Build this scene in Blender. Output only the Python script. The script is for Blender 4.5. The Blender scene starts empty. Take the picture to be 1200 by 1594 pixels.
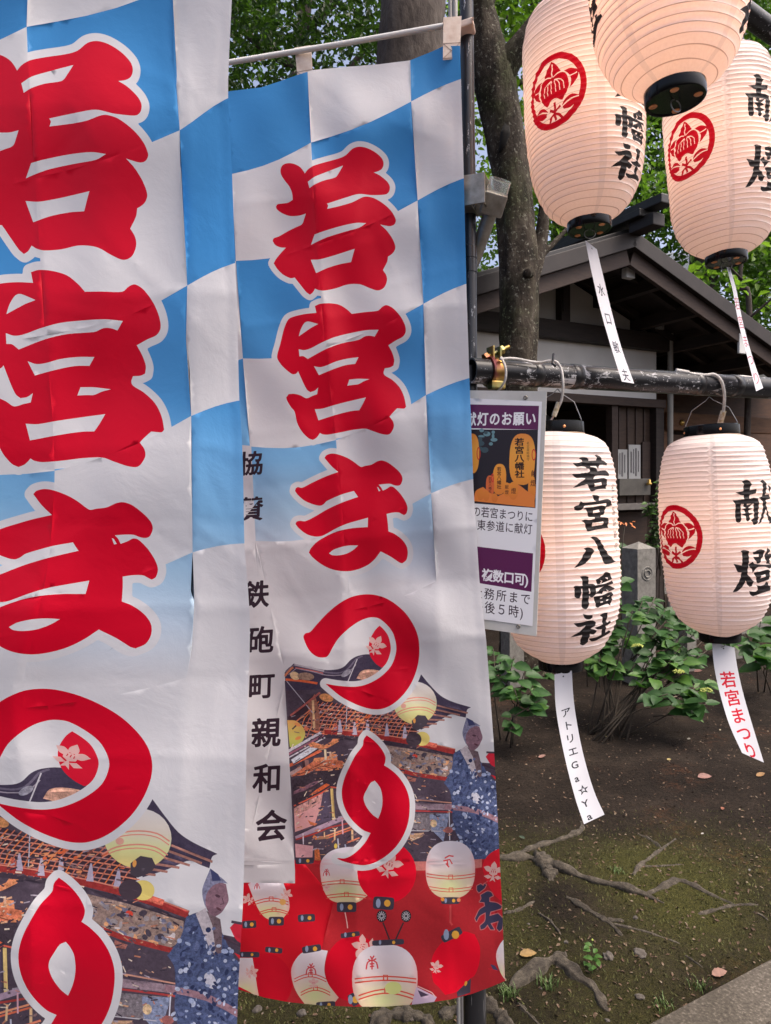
import bpy, bmesh, math, random
import numpy as np
from mathutils import Vector, Matrix, Euler
from mathutils.geometry import delaunay_2d_cdt

SC = bpy.context.scene
COL = SC.collection
R = math.radians

# ------------------------------------------------------------------ camera
W, H, F = 1200.0, 1594.0, 1107.0
CAM_H = 1.55
PITCH, ROLL = -1.91, 0.69            # degrees; the camera looks along +Y
cam = bpy.data.objects.new('camera', bpy.data.cameras.new('camera'))
COL.objects.link(cam)
cam.data.sensor_fit = 'VERTICAL'
cam.data.sensor_height = 36.0
cam.data.lens = 36.0 * F / H
cam.data.clip_start = 0.05
cam.data.clip_end = 600
CM = Matrix.Rotation(R(90 + PITCH), 4, 'X') @ Matrix.Rotation(R(-ROLL), 4, 'Z')
CM = Matrix.Translation((0, 0, CAM_H)) @ CM
cam.matrix_world = CM
SC.camera = cam
cam.data.dof.use_dof = False

# ------------------------------------------------------------------ light
SUN_EL, SUN_AZ = 62.0, 107.0        # high soft hazy sun, off to the right of the viewer
world = bpy.data.worlds.new('World')
SC.world = world
world.use_nodes = True
wt = world.node_tree
sky = wt.nodes.new('ShaderNodeTexSky')
sky.sky_type = 'NISHITA'
sky.sun_disc = False
sky.sun_elevation = R(SUN_EL)
sky.sun_rotation = R(SUN_AZ)
sky.air_density = 0.5
sky.dust_density = 7.0
sky.ozone_density = 0.0
wt.links.new(sky.outputs[0], wt.nodes['Background'].inputs[0])
wt.nodes['Background'].inputs[1].default_value = 0.15
sun = bpy.data.objects.new('sun', bpy.data.lights.new('sun', 'SUN'))
COL.objects.link(sun)
sun.data.energy = 0.5
sun.data.angle = R(25)
sun.data.color = (1.0, 0.95, 0.88)
_d = Vector((math.sin(R(SUN_AZ)) * math.cos(R(SUN_EL)), math.cos(R(SUN_AZ)) * math.cos(R(SUN_EL)), math.sin(R(SUN_EL))))
sun.rotation_euler = _d.to_track_quat('Z', 'Y').to_euler()
SC.view_settings.view_transform = 'Standard'
SC.view_settings.look = 'None'
SC.view_settings.exposure = 1.3
SC.view_settings.gamma = 1.0
SC.view_settings.use_curve_mapping = False
SC.render.film_transparent = False
SC.cycles.use_denoising = True
SC.cycles.max_bounces = 8
SC.cycles.transparent_max_bounces = 8
SC.cycles.sample_clamp_indirect = 6.0

# ------------------------------------------------------------------ points
R3 = np.array(CM.to_3x3())
def P(px, py, z):
    """photo pixel -> world point at depth z along the view axis"""
    v = R3 @ np.array(((px - W / 2) / F, -(py - H / 2) / F, -1.0)) * z
    return Vector((v[0], v[1], v[2] + CAM_H))
def PN(px, py, z):
    px = np.asarray(px, float); py = np.asarray(py, float); z = np.asarray(z, float) + 0 * px
    a = np.stack([(px - W / 2) / F * z, -(py - H / 2) / F * z, -z], -1) @ R3.T
    a[..., 2] += CAM_H
    return a
def G(px, py, h=0.0):
    """photo pixel -> where its ray meets height h"""
    v = R3 @ np.array(((px - W / 2) / F, -(py - H / 2) / F, -1.0))
    t = (h - CAM_H) / v[2]
    return Vector((v[0] * t, v[1] * t, h))

def lin(c):
    c = np.asarray(c, float) / 255.0
    return np.where(c <= 0.04045, c / 12.92, ((c + 0.055) / 1.055) ** 2.4)
def C(r, g, b):
    return tuple(float(x) for x in lin((r, g, b)))

# ------------------------------------------------------------------ objects
def empty(name, loc=(0, 0, 0), rz=0.0):
    o = bpy.data.objects.new(name, None)
    o.empty_display_size = 0.1
    COL.objects.link(o)
    o.location = loc
    o.rotation_euler = (0, 0, rz)
    return o
def tag(o, label, cat, group=None):
    o['label'] = label
    o['category'] = cat
    if group:
        o['group'] = group
    return o
def thing(name, label, cat, loc=(0, 0, 0), rz=0.0, group=None):
    return tag(empty(name, loc, rz), label, cat, group)

class MB:
    """collects vertices and faces of ONE mesh object"""
    def __init__(s):
        s.v = []; s.f = []; s.m = []
    def add(s, vs, fs, mi=0):
        k = len(s.v)
        s.v += [tuple(v) for v in vs]
        s.f += [tuple(i + k for i in f) for f in fs]
        s.m += [mi] * len(fs)
        return s
    def box(s, c, d, rot=None, bev=0.0, mi=0):
        """centre, full size; optional 3x3 / euler rotation; bev = chamfer"""
        hx, hy, hz = d[0] / 2, d[1] / 2, d[2] / 2
        if rot is None: M = Matrix.Identity(3)
        elif isinstance(rot, Matrix): M = rot.to_3x3()
        else: M = Euler(rot).to_matrix()
        c = Vector(c)
        if bev <= 0:
            vs = [(x * hx, y * hy, z * hz) for x in (-1, 1) for y in (-1, 1) for z in (-1, 1)]
            fs = [(0, 1, 3, 2), (4, 6, 7, 5), (0, 4, 5, 1), (2, 3, 7, 6), (0, 2, 6, 4), (1, 5, 7, 3)]
        else:
            b = min(bev, hx * .9, hy * .9, hz * .9)
            bm = bmesh.new()
            bmesh.ops.create_cube(bm, size=1.0)
            for v in bm.verts: v.co = Vector((v.co.x * d[0], v.co.y * d[1], v.co.z * d[2]))
            bmesh.ops.bevel(bm, geom=list(bm.edges), offset=b, segments=2, profile=0.6, affect='EDGES')
            bm.verts.index_update()
            vs = [v.co.copy() for v in bm.verts]; fs = [tuple(v.index for v in f.verts) for f in bm.faces]
            bm.free()
        return s.add([c + M @ Vector(v) for v in vs], fs, mi)
    def tube(s, pts, rad, n=10, cap=True, mi=0):
        pts = [Vector(p) for p in pts]
        rr = list(rad) if hasattr(rad, '__len__') else [rad] * len(pts)
        t0 = (pts[1] - pts[0]).normalized()
        up = Vector((0, 0, 1)) if abs(t0.z) < .9 else Vector((1, 0, 0))
        a = t0.cross(up).normalized()
        vs = []
        for i, p in enumerate(pts):
            t = (pts[min(i + 1, len(pts) - 1)] - pts[max(i - 1, 0)]).normalized()
            a = (a - t * a.dot(t)).normalized()
            b = t.cross(a)
            for k in range(n):
                w = 2 * math.pi * k / n
                vs.append(p + (a * math.cos(w) + b * math.sin(w)) * rr[i])
        fs = [(i * n + k, i * n + (k + 1) % n, (i + 1) * n + (k + 1) % n, (i + 1) * n + k)
              for i in range(len(pts) - 1) for k in range(n)]
        if cap:
            fs.append(tuple(range(n))[::-1]); fs.append(tuple(range((len(pts) - 1) * n, len(pts) * n)))
        return s.add(vs, fs, mi)
    def lathe(s, prof, n=32, M=None, mi=0, caps=False):
        """prof: list of (r, z); M places it"""
        M = M or Matrix.Identity(4)
        vs = [M @ Vector((r * math.cos(2 * math.pi * k / n), r * math.sin(2 * math.pi * k / n), z)) for r, z in prof for k in range(n)]
        fs = [(i * n + k, i * n + (k + 1) % n, (i + 1) * n + (k + 1) % n, (i + 1) * n + k)
              for i in range(len(prof) - 1) for k in range(n)]
        if caps:
            fs.append(tuple(range(n))[::-1]); fs.append(tuple(range((len(prof) - 1) * n, len(prof) * n)))
        return s.add(vs, fs, mi)
    def prism(s, pts, off, mi=0):
        """polygon pts (3D) extruded by vector off"""
        n = len(pts); off = Vector(off)
        vs = [Vector(p) for p in pts] + [Vector(p) + off for p in pts]
        fs = [tuple(range(n))[::-1], tuple(range(n, 2 * n))] + [(i, (i + 1) % n, n + (i + 1) % n, n + i) for i in range(n)]
        return s.add(vs, fs, mi)
    def build(s, name, mats, parent=None, smooth=False, fix=True, auto=None):
        me = bpy.data.meshes.new(name)
        me.from_pydata(s.v, [], s.f)
        for m in (mats if isinstance(mats, (list, tuple)) else [mats]): me.materials.append(m)
        if len(set(s.m)) > 1: me.polygons.foreach_set('material_index', s.m)
        if fix:
            bm = bmesh.new(); bm.from_mesh(me)
            bmesh.ops.recalc_face_normals(bm, faces=bm.faces)
            bm.to_mesh(me); bm.free()
        if smooth: me.polygons.foreach_set('use_smooth', [True] * len(me.polygons))
        if auto is not None: me.set_sharp_from_angle(angle=R(auto))
        o = bpy.data.objects.new(name, me)
        COL.objects.link(o)
        if parent: o.parent = parent
        return o

def world_mesh_under(o, parent):
    """parent o (whose mesh is in world coordinates) under a placed empty"""
    bpy.context.view_layer.update()
    o.parent = parent
    o.matrix_parent_inverse = parent.matrix_world.inverted()
    return o

# ------------------------------------------------------------------ materials
def mat(name, base=(0.5, 0.5, 0.5), rough=0.6, metal=0.0, spec=0.5):
    m = bpy.data.materials.new(name)
    m.use_nodes = True
    b = m.node_tree.nodes['Principled BSDF']
    b.inputs['Base Color'].default_value = (*base, 1)
    b.inputs['Roughness'].default_value = rough
    b.inputs['Metallic'].default_value = metal
    b.inputs['Specular IOR Level'].default_value = spec
    return m
def N(m, t, **kw):
    n = m.node_tree.nodes.new(t)
    for k, v in kw.items():
        if k.startswith('i_'):
            n.inputs[k[2:]].default_value = v
        else:
            setattr(n, k, v)
    return n
def L(m, a, b): m.node_tree.links.new(a, b)
def bsdf(m): return m.node_tree.nodes['Principled BSDF']
def ramp(m, stops, fac):
    n = N(m, 'ShaderNodeValToRGB')
    e = n.color_ramp.elements
    while len(e) < len(stops): e.new(0.5)
    for x, (p, c) in zip(e, stops):
        x.position = p; x.color = (*c, 1) if len(c) == 3 else c
    L(m, fac, n.inputs[0])
    return n
def noise(m, scale, detail=5, rough=0.6, coord='Object', stretch=None, dist=0.0):
    tc = N(m, 'ShaderNodeTexCoord')
    n = N(m, 'ShaderNodeTexNoise')
    n.inputs['Scale'].default_value = scale; n.inputs['Detail'].default_value = detail
    n.inputs['Roughness'].default_value = rough; n.inputs['Distortion'].default_value = dist
    src = tc.outputs[coord]
    if stretch:
        mp = N(m, 'ShaderNodeMapping'); mp.inputs['Scale'].default_value = stretch
        L(m, src, mp.inputs[0]); src = mp.outputs[0]
    L(m, src, n.inputs['Vector'])
    return n
def bump(m, fac, strength=0.3, dist=0.01):
    b = N(m, 'ShaderNodeBump')
    b.inputs['Strength'].default_value = strength; b.inputs['Distance'].default_value = dist
    L(m, fac, b.inputs['Height']); L(m, b.outputs[0], bsdf(m).inputs['Normal'])
    return b
def noisy(name, stops, scale=8, rough=0.7, detail=6, bs=0.3, bd=0.01, stretch=None, metal=0.0, spec=0.5, coord='Object', nr=0.6):
    m = mat(name, rough=rough, metal=metal, spec=spec)
    n = noise(m, scale, detail, nr, coord, stretch)
    r = ramp(m, stops, n.outputs['Fac'])
    L(m, r.outputs[0], bsdf(m).inputs['Base Color'])
    if bs: bump(m, n.outputs['Fac'], bs, bd)
    return m
# ------------------------------------------------------------------ flat art -> one painted sheet
def smooth(pts, closed=True, ang=48, n=4):
    """Catmull-Rom through pts, keeping corners sharper than ang degrees"""
    p = np.asarray(pts, float); k = len(p)
    if k < 3: return p
    idx = lambda i: i % k if closed else min(max(i, 0), k - 1)
    sharp = []
    for i in range(k):
        a, b, c = p[idx(i - 1)], p[i], p[idx(i + 1)]
        u, v = b - a, c - b
        cs = u.dot(v) / (np.linalg.norm(u) * np.linalg.norm(v) + 1e-9)
        sharp.append(cs < math.cos(R(ang)))
    out = []
    for i in range(k if closed else k - 1):
        p1, p2 = p[i], p[idx(i + 1)]
        p0 = p1 if sharp[i] else p[idx(i - 1)]
        p3 = p2 if sharp[idx(i + 1)] else p[idx(i + 2)]
        l = np.linalg.norm(p2 - p1)
        t1 = (p2 - p0) * .5; t2 = (p3 - p1) * .5
        if sharp[i]: t1 = p2 - p1
        if sharp[idx(i + 1)]: t2 = p2 - p1
        for t in (t1, t2):
            q = np.linalg.norm(t)
            if q > l: t *= l / q
        for j in range(n):
            s = j / n
            h = np.array([2*s**3-3*s*s+1, s**3-2*s*s+s, -2*s**3+3*s*s, s**3-s*s])
            out.append(h[0]*p1 + h[1]*t1 + h[2]*p2 + h[3]*t2)
    if not closed: out.append(p[-1])
    return np.array(out)
def crop(pts, sc, ox, oy):
    return np.asarray(pts, float) / sc + np.array((ox, oy))
def stroke(pts, w, w2=None):
    """open polyline -> closed outline of width w (tapering to w2)"""
    p = np.asarray(pts, float); w2 = w if w2 is None else w2
    d = np.gradient(p, axis=0); d /= np.linalg.norm(d, axis=1)[:, None] + 1e-9
    nn = np.stack([-d[:, 1], d[:, 0]], 1)
    hw = np.linspace(w, w2, len(p))[:, None] / 2
    return np.concatenate([p + nn * hw, (p - nn * hw)[::-1]])
def ell(cx, cy, rx, ry, rot=0, n=28, pw=2.0):
    a = np.linspace(0, 2 * np.pi, n, endpoint=False)
    c, s = np.cos(a), np.sin(a)
    x = np.sign(c) * np.abs(c) ** (2 / pw) * rx; y = np.sign(s) * np.abs(s) ** (2 / pw) * ry
    r = R(rot)
    return np.stack([cx + x * math.cos(r) - y * math.sin(r), cy + x * math.sin(r) + y * math.cos(r)], 1)
def inside(contours, q):
    """even-odd test of points q against several contours"""
    r = np.zeros(len(q), bool)
    for c in contours:
        lo, hi = c.min(0), c.max(0)
        sel = np.where((q[:, 0] >= lo[0]) & (q[:, 0] <= hi[0]) & (q[:, 1] >= lo[1]) & (q[:, 1] <= hi[1]))[0]
        if not len(sel): continue
        x, y = q[sel, 0], q[sel, 1]
        ins = np.zeros(len(sel), bool)
        n = len(c)
        for i in range(n):
            x1, y1 = c[i]; x2, y2 = c[(i + 1) % n]
            if y1 == y2: continue
            t = ((y1 > y) != (y2 > y)) & (x < (x2 - x1) * (y - y1) / (y2 - y1) + x1)
            ins ^= t
        r[sel] ^= ins
    return r
def outset(contours, d, step=1.0):
    """contours of everything within d of the shape (marching squares)"""
    allp = np.concatenate(contours)
    lo = allp.min(0) - d - 3 * step; hi = allp.max(0) + d + 3 * step
    xs = np.arange(lo[0], hi[0], step); ys = np.arange(lo[1], hi[1], step)
    X, Y = np.meshgrid(xs, ys); q = np.stack([X.ravel(), Y.ravel()], 1)
    dist = np.full(len(q), 1e9)
    for c in contours:
        a = c; b = np.roll(c, -1, 0)
        for i in range(len(c)):
            ab = b[i] - a[i]; L2 = ab @ ab + 1e-12
            t = np.clip(((q - a[i]) @ ab) / L2, 0, 1)
            dd = q - a[i] - t[:, None] * ab
            np.minimum(dist, (dd * dd).sum(1), out=dist)
    dist = np.sqrt(dist)
    dist[inside(contours, q)] *= -1
    Fd = (dist - d).reshape(X.shape)
    seg = {}
    def ip(p, q_, a, b):
        t = a / (a - b); return (round(p[0] + (q_[0] - p[0]) * t, 4), round(p[1] + (q_[1] - p[1]) * t, 4))
    ny, nx = Fd.shape
    neg = Fd < 0
    mix = neg[:-1, :-1].astype(int) + neg[1:, :-1] + neg[:-1, 1:] + neg[1:, 1:]
    for j, i in zip(*np.where((mix > 0) & (mix < 4))):
        pc = [(xs[i], ys[j]), (xs[i+1], ys[j]), (xs[i+1], ys[j+1]), (xs[i], ys[j+1])]
        fv = [Fd[j, i], Fd[j, i+1], Fd[j+1, i+1], Fd[j+1, i]]
        pts = []
        for k in range(4):
            a, b = fv[k], fv[(k+1) % 4]
            if (a < 0) != (b < 0): pts.append((ip(pc[k], pc[(k+1) % 4], a, b)))
        for u, v in zip(pts[::2], pts[1::2]):
            seg.setdefault(u, []).append(v); seg.setdefault(v, []).append(u)
    out = []
    seen = set()
    for s0 in list(seg):
        if s0 in seen: continue
        loop = [s0]; seen.add(s0); cur = s0
        while True:
            nx_ = [v for v in seg[cur] if v not in seen]
            if not nx_: break
            cur = nx_[0]; seen.add(cur); loop.append(cur)
        if len(loop) > 5: out.append(np.array(loop[::2] if len(loop) > 14 else loop))
    return out

_fc = {}
def glyph(ch, off=0.0):
    """outline contours of one character in the built-in font, em box 0..1, y up"""
    key = (ch, off)
    if off > 0 and key not in _fc: _fc[key] = outset(glyph(ch), off, .014)
    if key not in _fc:
        cu = bpy.data.curves.new('type', 'FONT'); cu.body = ch; cu.resolution_u = 3
        o = bpy.data.objects.new('type', cu); COL.objects.link(o)
        dg = bpy.context.evaluated_depsgraph_get(); dg.update()
        me = bpy.data.meshes.new_from_object(o.evaluated_get(dg))
        bm = bmesh.new(); bm.from_mesh(me)
        bmesh.ops.remove_doubles(bm, verts=bm.verts, dist=1e-4)
        nxt = {}
        bmesh.ops.recalc_face_normals(bm, faces=bm.faces)
        bm.normal_update()
        bm.verts.ensure_lookup_table()
        for e in bm.edges:
            if len(e.link_faces) == 1:
                lp = e.link_loops[0]
                nxt.setdefault(lp.vert.index, []).append(lp.link_loop_next.vert.index)
        co = [(v.co.x, v.co.y) for v in bm.verts]
        loops = []
        while nxt:
            s0 = next(iter(nxt)); lp = [s0]; cur = s0
            while cur in nxt:
                b_ = nxt[cur].pop()
                if not nxt[cur]: del nxt[cur]
                if b_ == s0: break
                lp.append(b_); cur = b_
            if len(lp) > 2: loops.append(np.array([co[i] for i in lp]))
        bm.free(); bpy.data.meshes.remove(me); bpy.data.objects.remove(o); bpy.data.curves.remove(cu)
        _fc[key] = loops
    return _fc[key]
def put(ch, c, sx, sy, off=0.0, rot=0.0, slant=0.0):
    """glyph centred at c (y down space), size sx x sy, slant lifts the right end"""
    out = []
    for g in glyph(ch, off):
        x = (g[:, 0] - .5) * sx; y = -(g[:, 1] - .38) * sy - slant * x
        r = R(rot)
        out.append(np.stack([c[0] + x * math.cos(r) - y * math.sin(r), c[1] + x * math.sin(r) + y * math.cos(r)], 1))
    return out
def line(art, text, p0, p1, sx, sy, color, off=0.02, vskew=0.0):
    """characters spread evenly from centre p0 to centre p1; vskew tilts uprights"""
    n = len(text)
    d = np.subtract(p1, p0); sl = -d[1] / (d[0] + 1e-9) if abs(d[0]) > abs(d[1]) else 0
    for i, ch in enumerate(text):
        t = i / max(n - 1, 1)
        c = (p0[0] + d[0] * t, p0[1] + d[1] * t)
        gs = put(ch, c, sx, sy, off, 0, sl)
        for g in gs: g[:, 0] += vskew * (g[:, 1] - c[1])
        art.add(gs, color)

class Art:
    """painter's list of polygons; build() triangulates them into one sheet"""
    def __init__(s, boundary):
        s.b = np.asarray(boundary, float); s.items = []
    def add(s, contours, color, grain=0.0):
        """color: (r,g,b) linear or function(x, y) -> Nx3"""
        if isinstance(contours, np.ndarray) or np.asarray(contours[0]).ndim == 1: contours = [np.asarray(contours, float)]
        s.items.append(([np.asarray(c, float) for c in contours], color, grain))
    def build(s, grid, base, base_grain=0.0, edge_step=None, extra=None):
        verts = []; edges = []
        def loop(c):
            k = len(verts)
            verts.extend(map(tuple, c)); edges.extend((k + i, k + (i + 1) % len(c)) for i in range(len(c)))
        bd = []
        st = edge_step or grid
        for i in range(len(s.b)):
            a, b = s.b[i], s.b[(i + 1) % len(s.b)]
            m = max(1, int(np.linalg.norm(b - a) / st)); bd += [a + (b - a) * j / m for j in range(m)]
        bd = np.array(bd); loop(bd)
        lo, hi = s.b.min(0), s.b.max(0)
        if extra is None:
            xs = np.arange(lo[0] + grid * .5, hi[0], grid); ys = np.arange(lo[1] + grid * .5, hi[1], grid * .87)
            X, Y = np.meshgrid(xs, ys); X = X + (np.arange(len(ys)) % 2)[:, None] * grid * .5
            q = np.stack([X.ravel(), Y.ravel()], 1)
        else: q = extra
        q = q[inside([bd], q)]
        verts.extend(map(tuple, q))
        for cs, _, _ in s.items:
            for c in cs: loop(c)
        vo, eo, fo, *_ = delaunay_2d_cdt([Vector(v) for v in verts], edges, [], 0, 1e-4)
        V = np.array([(v.x, v.y) for v in vo]); T = np.array([f for f in fo])
        cen = V[T].mean(1)
        keep = inside([bd], cen)
        # drop slivers at the rim
        ar = np.abs(np.cross(V[T[:, 1]] - V[T[:, 0]], V[T[:, 2]] - V[T[:, 0]]))
        keep &= ar > 1e-9
        T = T[keep]; cen = cen[keep]
        col = np.zeros((len(T), 3, 4)); 
        def paint(sel, color, grain):
            if callable(color):
                p = V[T[sel]].reshape(-1, 2)
                col[sel, :, :3] = np.asarray(color(p[:, 0], p[:, 1])).reshape(-1, 3, 3)
            else: col[sel, :, :3] = color
            col[sel, :, 3] = grain
        paint(np.ones(len(T), bool), base, base_grain)
        for cs, color, grain in s.items:
            sel = inside(cs, cen)
            if sel.any(): paint(sel, color, grain)
        return V, T, col
def sheet(name, V3, UV, T, col, material, parent=None, weld=False, smooth_=True):
    me = bpy.data.meshes.new(name)
    me.from_pydata([tuple(v) for v in V3], [], [tuple(t) for t in T])
    a = me.color_attributes.new('print', 'FLOAT_COLOR', 'CORNER')
    a.data.foreach_set('color', col.reshape(-1).astype(np.float32))
    uv = me.uv_layers.new(name='uv')
    uv.data.foreach_set('uv', UV[T].reshape(-1).astype(np.float32))
    me.materials.append(material)
    if smooth_: me.polygons.foreach_set('use_smooth', [True] * len(T))
    if weld:
        bm = bmesh.new(); bm.from_mesh(me)
        bmesh.ops.remove_doubles(bm, verts=bm.verts, dist=2e-5)
        bm.to_mesh(me); bm.free()
    me.validate()
    o = bpy.data.objects.new(name, me); COL.objects.link(o)
    if parent: o.parent = parent
    return o
# ------------------------------------------------------------------ ground
nrng = np.random.default_rng(11)
def vnoise(x, y, s, seed):
    """smooth value noise, numpy"""
    g = np.random.default_rng(seed).random((64, 64))
    X, Y = np.asarray(x) / s, np.asarray(y) / s
    i, j = np.floor(X).astype(int), np.floor(Y).astype(int); u, v = X - i, Y - j
    u = u * u * (3 - 2 * u); v = v * v * (3 - 2 * v)
    q = lambda a, b: g[a % 64, b % 64]
    return (q(i, j) * (1 - u) + q(i + 1, j) * u) * (1 - v) + (q(i, j + 1) * (1 - u) + q(i + 1, j + 1) * u) * v
def ground_h(x, y):
    x = np.asarray(x, float); y = np.asarray(y, float)
    h = .05 * (vnoise(x, y, .9, 1) - .5) + .022 * (vnoise(x, y, .27, 2) - .5) + .009 * (vnoise(x, y, .09, 3) - .5)
    # a low mossy hump under the roots
    h += .06 * np.exp(-(((x - .75) / .8) ** 2 + ((y - 2.55) / .45) ** 2))
    return h * np.clip(1.6 - np.abs(y - 3) / 9, .2, 1)
def Gs(px, py, lift=0.0):
    """photo pixel -> point on the uneven ground"""
    p = G(px, py)
    for _ in range(4):
        p = G(px, py, float(ground_h(p.x, p.y)))
    p.z += lift
    return p
SOIL = mat('packed soil', rough=.95, spec=.15)
_t = N(SOIL, 'ShaderNodeTexCoord')
n1 = noise(SOIL, 3.2, 8, .65); n2 = noise(SOIL, 70, 6, .75); n3 = noise(SOIL, 1.1, 3, .5); n4 = noise(SOIL, 24, 8, .8); n5 = noise(SOIL, 240, 3, .6)
base = ramp(SOIL, [(.28, (.011,.008,.0055)), (.5, (.023,.0165,.012)), (.72, (.044,.033,.024))], n1.outputs['Fac'])
gr = ramp(SOIL, [(.34, (.35,.32,.30)), (.5, (1,1,1)), (.66, (1.25,1.2,1.15)), (.78, (2.6,2.3,2.0))], n2.outputs['Fac'])
mx = N(SOIL, 'ShaderNodeMix', data_type='RGBA', blend_type='MULTIPLY'); mx.inputs[0].default_value = 1
L(SOIL, base.outputs[0], mx.inputs[6]); L(SOIL, gr.outputs[0], mx.inputs[7])
# rusty fallen needles in patches
mr = N(SOIL, 'ShaderNodeMath', operation='MULTIPLY'); rp = ramp(SOIL, [(.56, (0,0,0)), (.7, (1,1,1))], n3.outputs['Fac']); rq = ramp(SOIL, [(.5, (0,0,0)), (.6, (1,1,1))], n4.outputs['Fac'])
L(SOIL, rp.outputs[0], mr.inputs[0]); L(SOIL, rq.outputs[0], mr.inputs[1])
mm = N(SOIL, 'ShaderNodeMix', data_type='RGBA'); L(SOIL, mr.outputs[0], mm.inputs[0]); L(SOIL, mx.outputs[2], mm.inputs[6]); mm.inputs[7].default_value = (.105, .042, .020, 1)
# moss painted by a mesh attribute
at = N(SOIL, 'ShaderNodeAttribute', attribute_name='moss')
ms = N(SOIL, 'ShaderNodeMath', operation='MULTIPLY_ADD'); L(SOIL, n4.outputs['Fac'], ms.inputs[0]); ms.inputs[1].default_value = 1.5; ms.inputs[2].default_value = -.78
ma = N(SOIL, 'ShaderNodeMath', operation='ADD', use_clamp=True); L(SOIL, at.outputs['Fac'], ma.inputs[0]); L(SOIL, ms.outputs[0], ma.inputs[1])
mk = N(SOIL, 'ShaderNodeMath', operation='MULTIPLY', use_clamp=True); L(SOIL, ma.outputs[0], mk.inputs[0])
ml = N(SOIL, 'ShaderNodeMath', operation='MULTIPLY', use_clamp=True); L(SOIL, at.outputs['Fac'], ml.inputs[0]); ml.inputs[1].default_value = 2.2; L(SOIL, ml.outputs[0], mk.inputs[1])
mc = ramp(SOIL, [(.3, (.024,.023,.007)), (.55, (.064,.062,.015)), (.75, (.13,.12,.032))], n5.outputs['Fac'])
mo = N(SOIL, 'ShaderNodeMix', data_type='RGBA'); L(SOIL, mk.outputs[0], mo.inputs[0]); L(SOIL, mm.outputs[2], mo.inputs[6]); L(SOIL, mc.outputs[0], mo.inputs[7])
L(SOIL, mo.outputs[2], bsdf(SOIL).inputs['Base Color'])
sb = N(SOIL, 'ShaderNodeMath', operation='ADD'); L(SOIL, n2.outputs['Fac'], sb.inputs[0]); L(SOIL, n4.outputs['Fac'], sb.inputs[1])
bump(SOIL, sb.outputs[0], 1.0, .02)

def moss_at(x, y):
    px = W / 2 + F * np.asarray(x) / np.maximum(y, .1)
    py = 760 + F * CAM_H / np.maximum(y, .1)
    m = np.clip((py - 1265) / 120, 0, 1) * .62
    m += .35 * np.exp(-(((px - 900) / 180) ** 2 + ((py - 1400) / 70) ** 2)) + .35 * np.exp(-(((px - 1080) / 140) ** 2 + ((py - 1420) / 60) ** 2))
    m *= .35 + 1.1 * vnoise(x, y, .35, 9)
    m -= .5 * np.exp(-(((px - 840) / 60) ** 2 + ((py - 1440) / 40) ** 2))
    return np.clip(m, 0, 1)
def ground_patch():
    ys = np.concatenate([np.arange(.3, 5.0, .035), np.geomspace(5.0, 60, 60)[0:]])
    vs = []; fs = []
    nx = 150
    for y in ys:
        w = 2.2 + 1.15 * y
        xs = np.linspace(-w, w, nx)
        vs.append(np.stack([xs, np.full(nx, y), ground_h(xs, np.full(nx, y))], 1))
    V = np.concatenate(vs)
    for j in range(len(ys) - 1):
        for i in range(nx - 1):
            a = j * nx + i; fs.append((a, a + 1, a + nx + 1, a + nx))
    # a wide flat skirt to the horizon
    me = bpy.data.meshes.new('ground'); me.from_pydata([tuple(v) for v in V], [], fs)
    me.materials.append(SOIL); me.polygons.foreach_set('use_smooth', [True] * len(fs))
    a = me.attributes.new('moss', 'FLOAT', 'POINT'); a.data.foreach_set('value', moss_at(V[:, 0], V[:, 1]).astype(np.float32))
    o = bpy.data.objects.new('ground', me); COL.objects.link(o); o['kind'] = 'structure'
    far = MB(); far.add([(-300, -60, -.07), (300, -60, -.07), (300, 400, -.07), (-300, 400, -.07)], [(0, 1, 2, 3)])
    o2 = far.build('terrain', SOIL); o2['kind'] = 'structure'
ground_patch()

GRAN = mat('granite kerb', rough=.8, spec=.3)
n1 = noise(GRAN, 110, 4, .7); n2 = noise(GRAN, 6, 4, .5)
r1 = ramp(GRAN, [(.3, (.035,.029,.023)), (.44, (.066,.057,.046)), (.57, (.092,.080,.066)), (.66, (.18,.16,.135))], n1.outputs['Fac']); r2 = ramp(GRAN, [(.3, (.7,.68,.62)), (.7, (1.05,1.03,1.0))], n2.outputs['Fac'])
mx = N(GRAN, 'ShaderNodeMix', data_type='RGBA', blend_type='MULTIPLY'); mx.inputs[0].default_value = 1; L(GRAN, r1.outputs[0], mx.inputs[6]); L(GRAN, r2.outputs[0], mx.inputs[7]); L(GRAN, mx.outputs[2], bsdf(GRAN).inputs['Base Color'])
bump(GRAN, n1.outputs['Fac'], .35, .003)
k0, k1 = G(1010, 1594, .05), G(1205, 1490, .05); kd = (k1 - k0).normalized(); kn = Vector((kd.y, -kd.x, 0))
def slab(name, s0, s1, w0, w1, top, label):
    c = k0 + kd * (s0 + s1) / 2 + kn * (w0 + w1) / 2; c.z = top - .11
    o = MB().box(c, (s1 - s0 - .006, w1 - w0, .22), Matrix((kd, -kn, Vector((0, 0, 1)))).transposed(), .008).build(name, GRAN, auto=40)
    o['kind'] = 'structure'; return o
for i in range(-2, 3): slab('kerb', i * 2.4 - .75, (i + 1) * 2.4 - .75, 0, .16, .052, '')
pv = MB(); a = k0 + kn * .165 - kd * 3; b = k0 + kn * .165 + kd * 6
pv.add([(a.x, a.y, .03), (b.x, b.y, .03), (b.x + kn.x * 3, b.y + kn.y * 3, .03), (a.x + kn.x * 3, a.y + kn.y * 3, .03)], [(0, 1, 2, 3)])
pv.build('pavement', noisy('asphalt', [(.3, (.04,.04,.04)), (.7, (.09,.088,.085))], 160, .9, bs=.4, bd=.004))['kind'] = 'structure'

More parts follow.
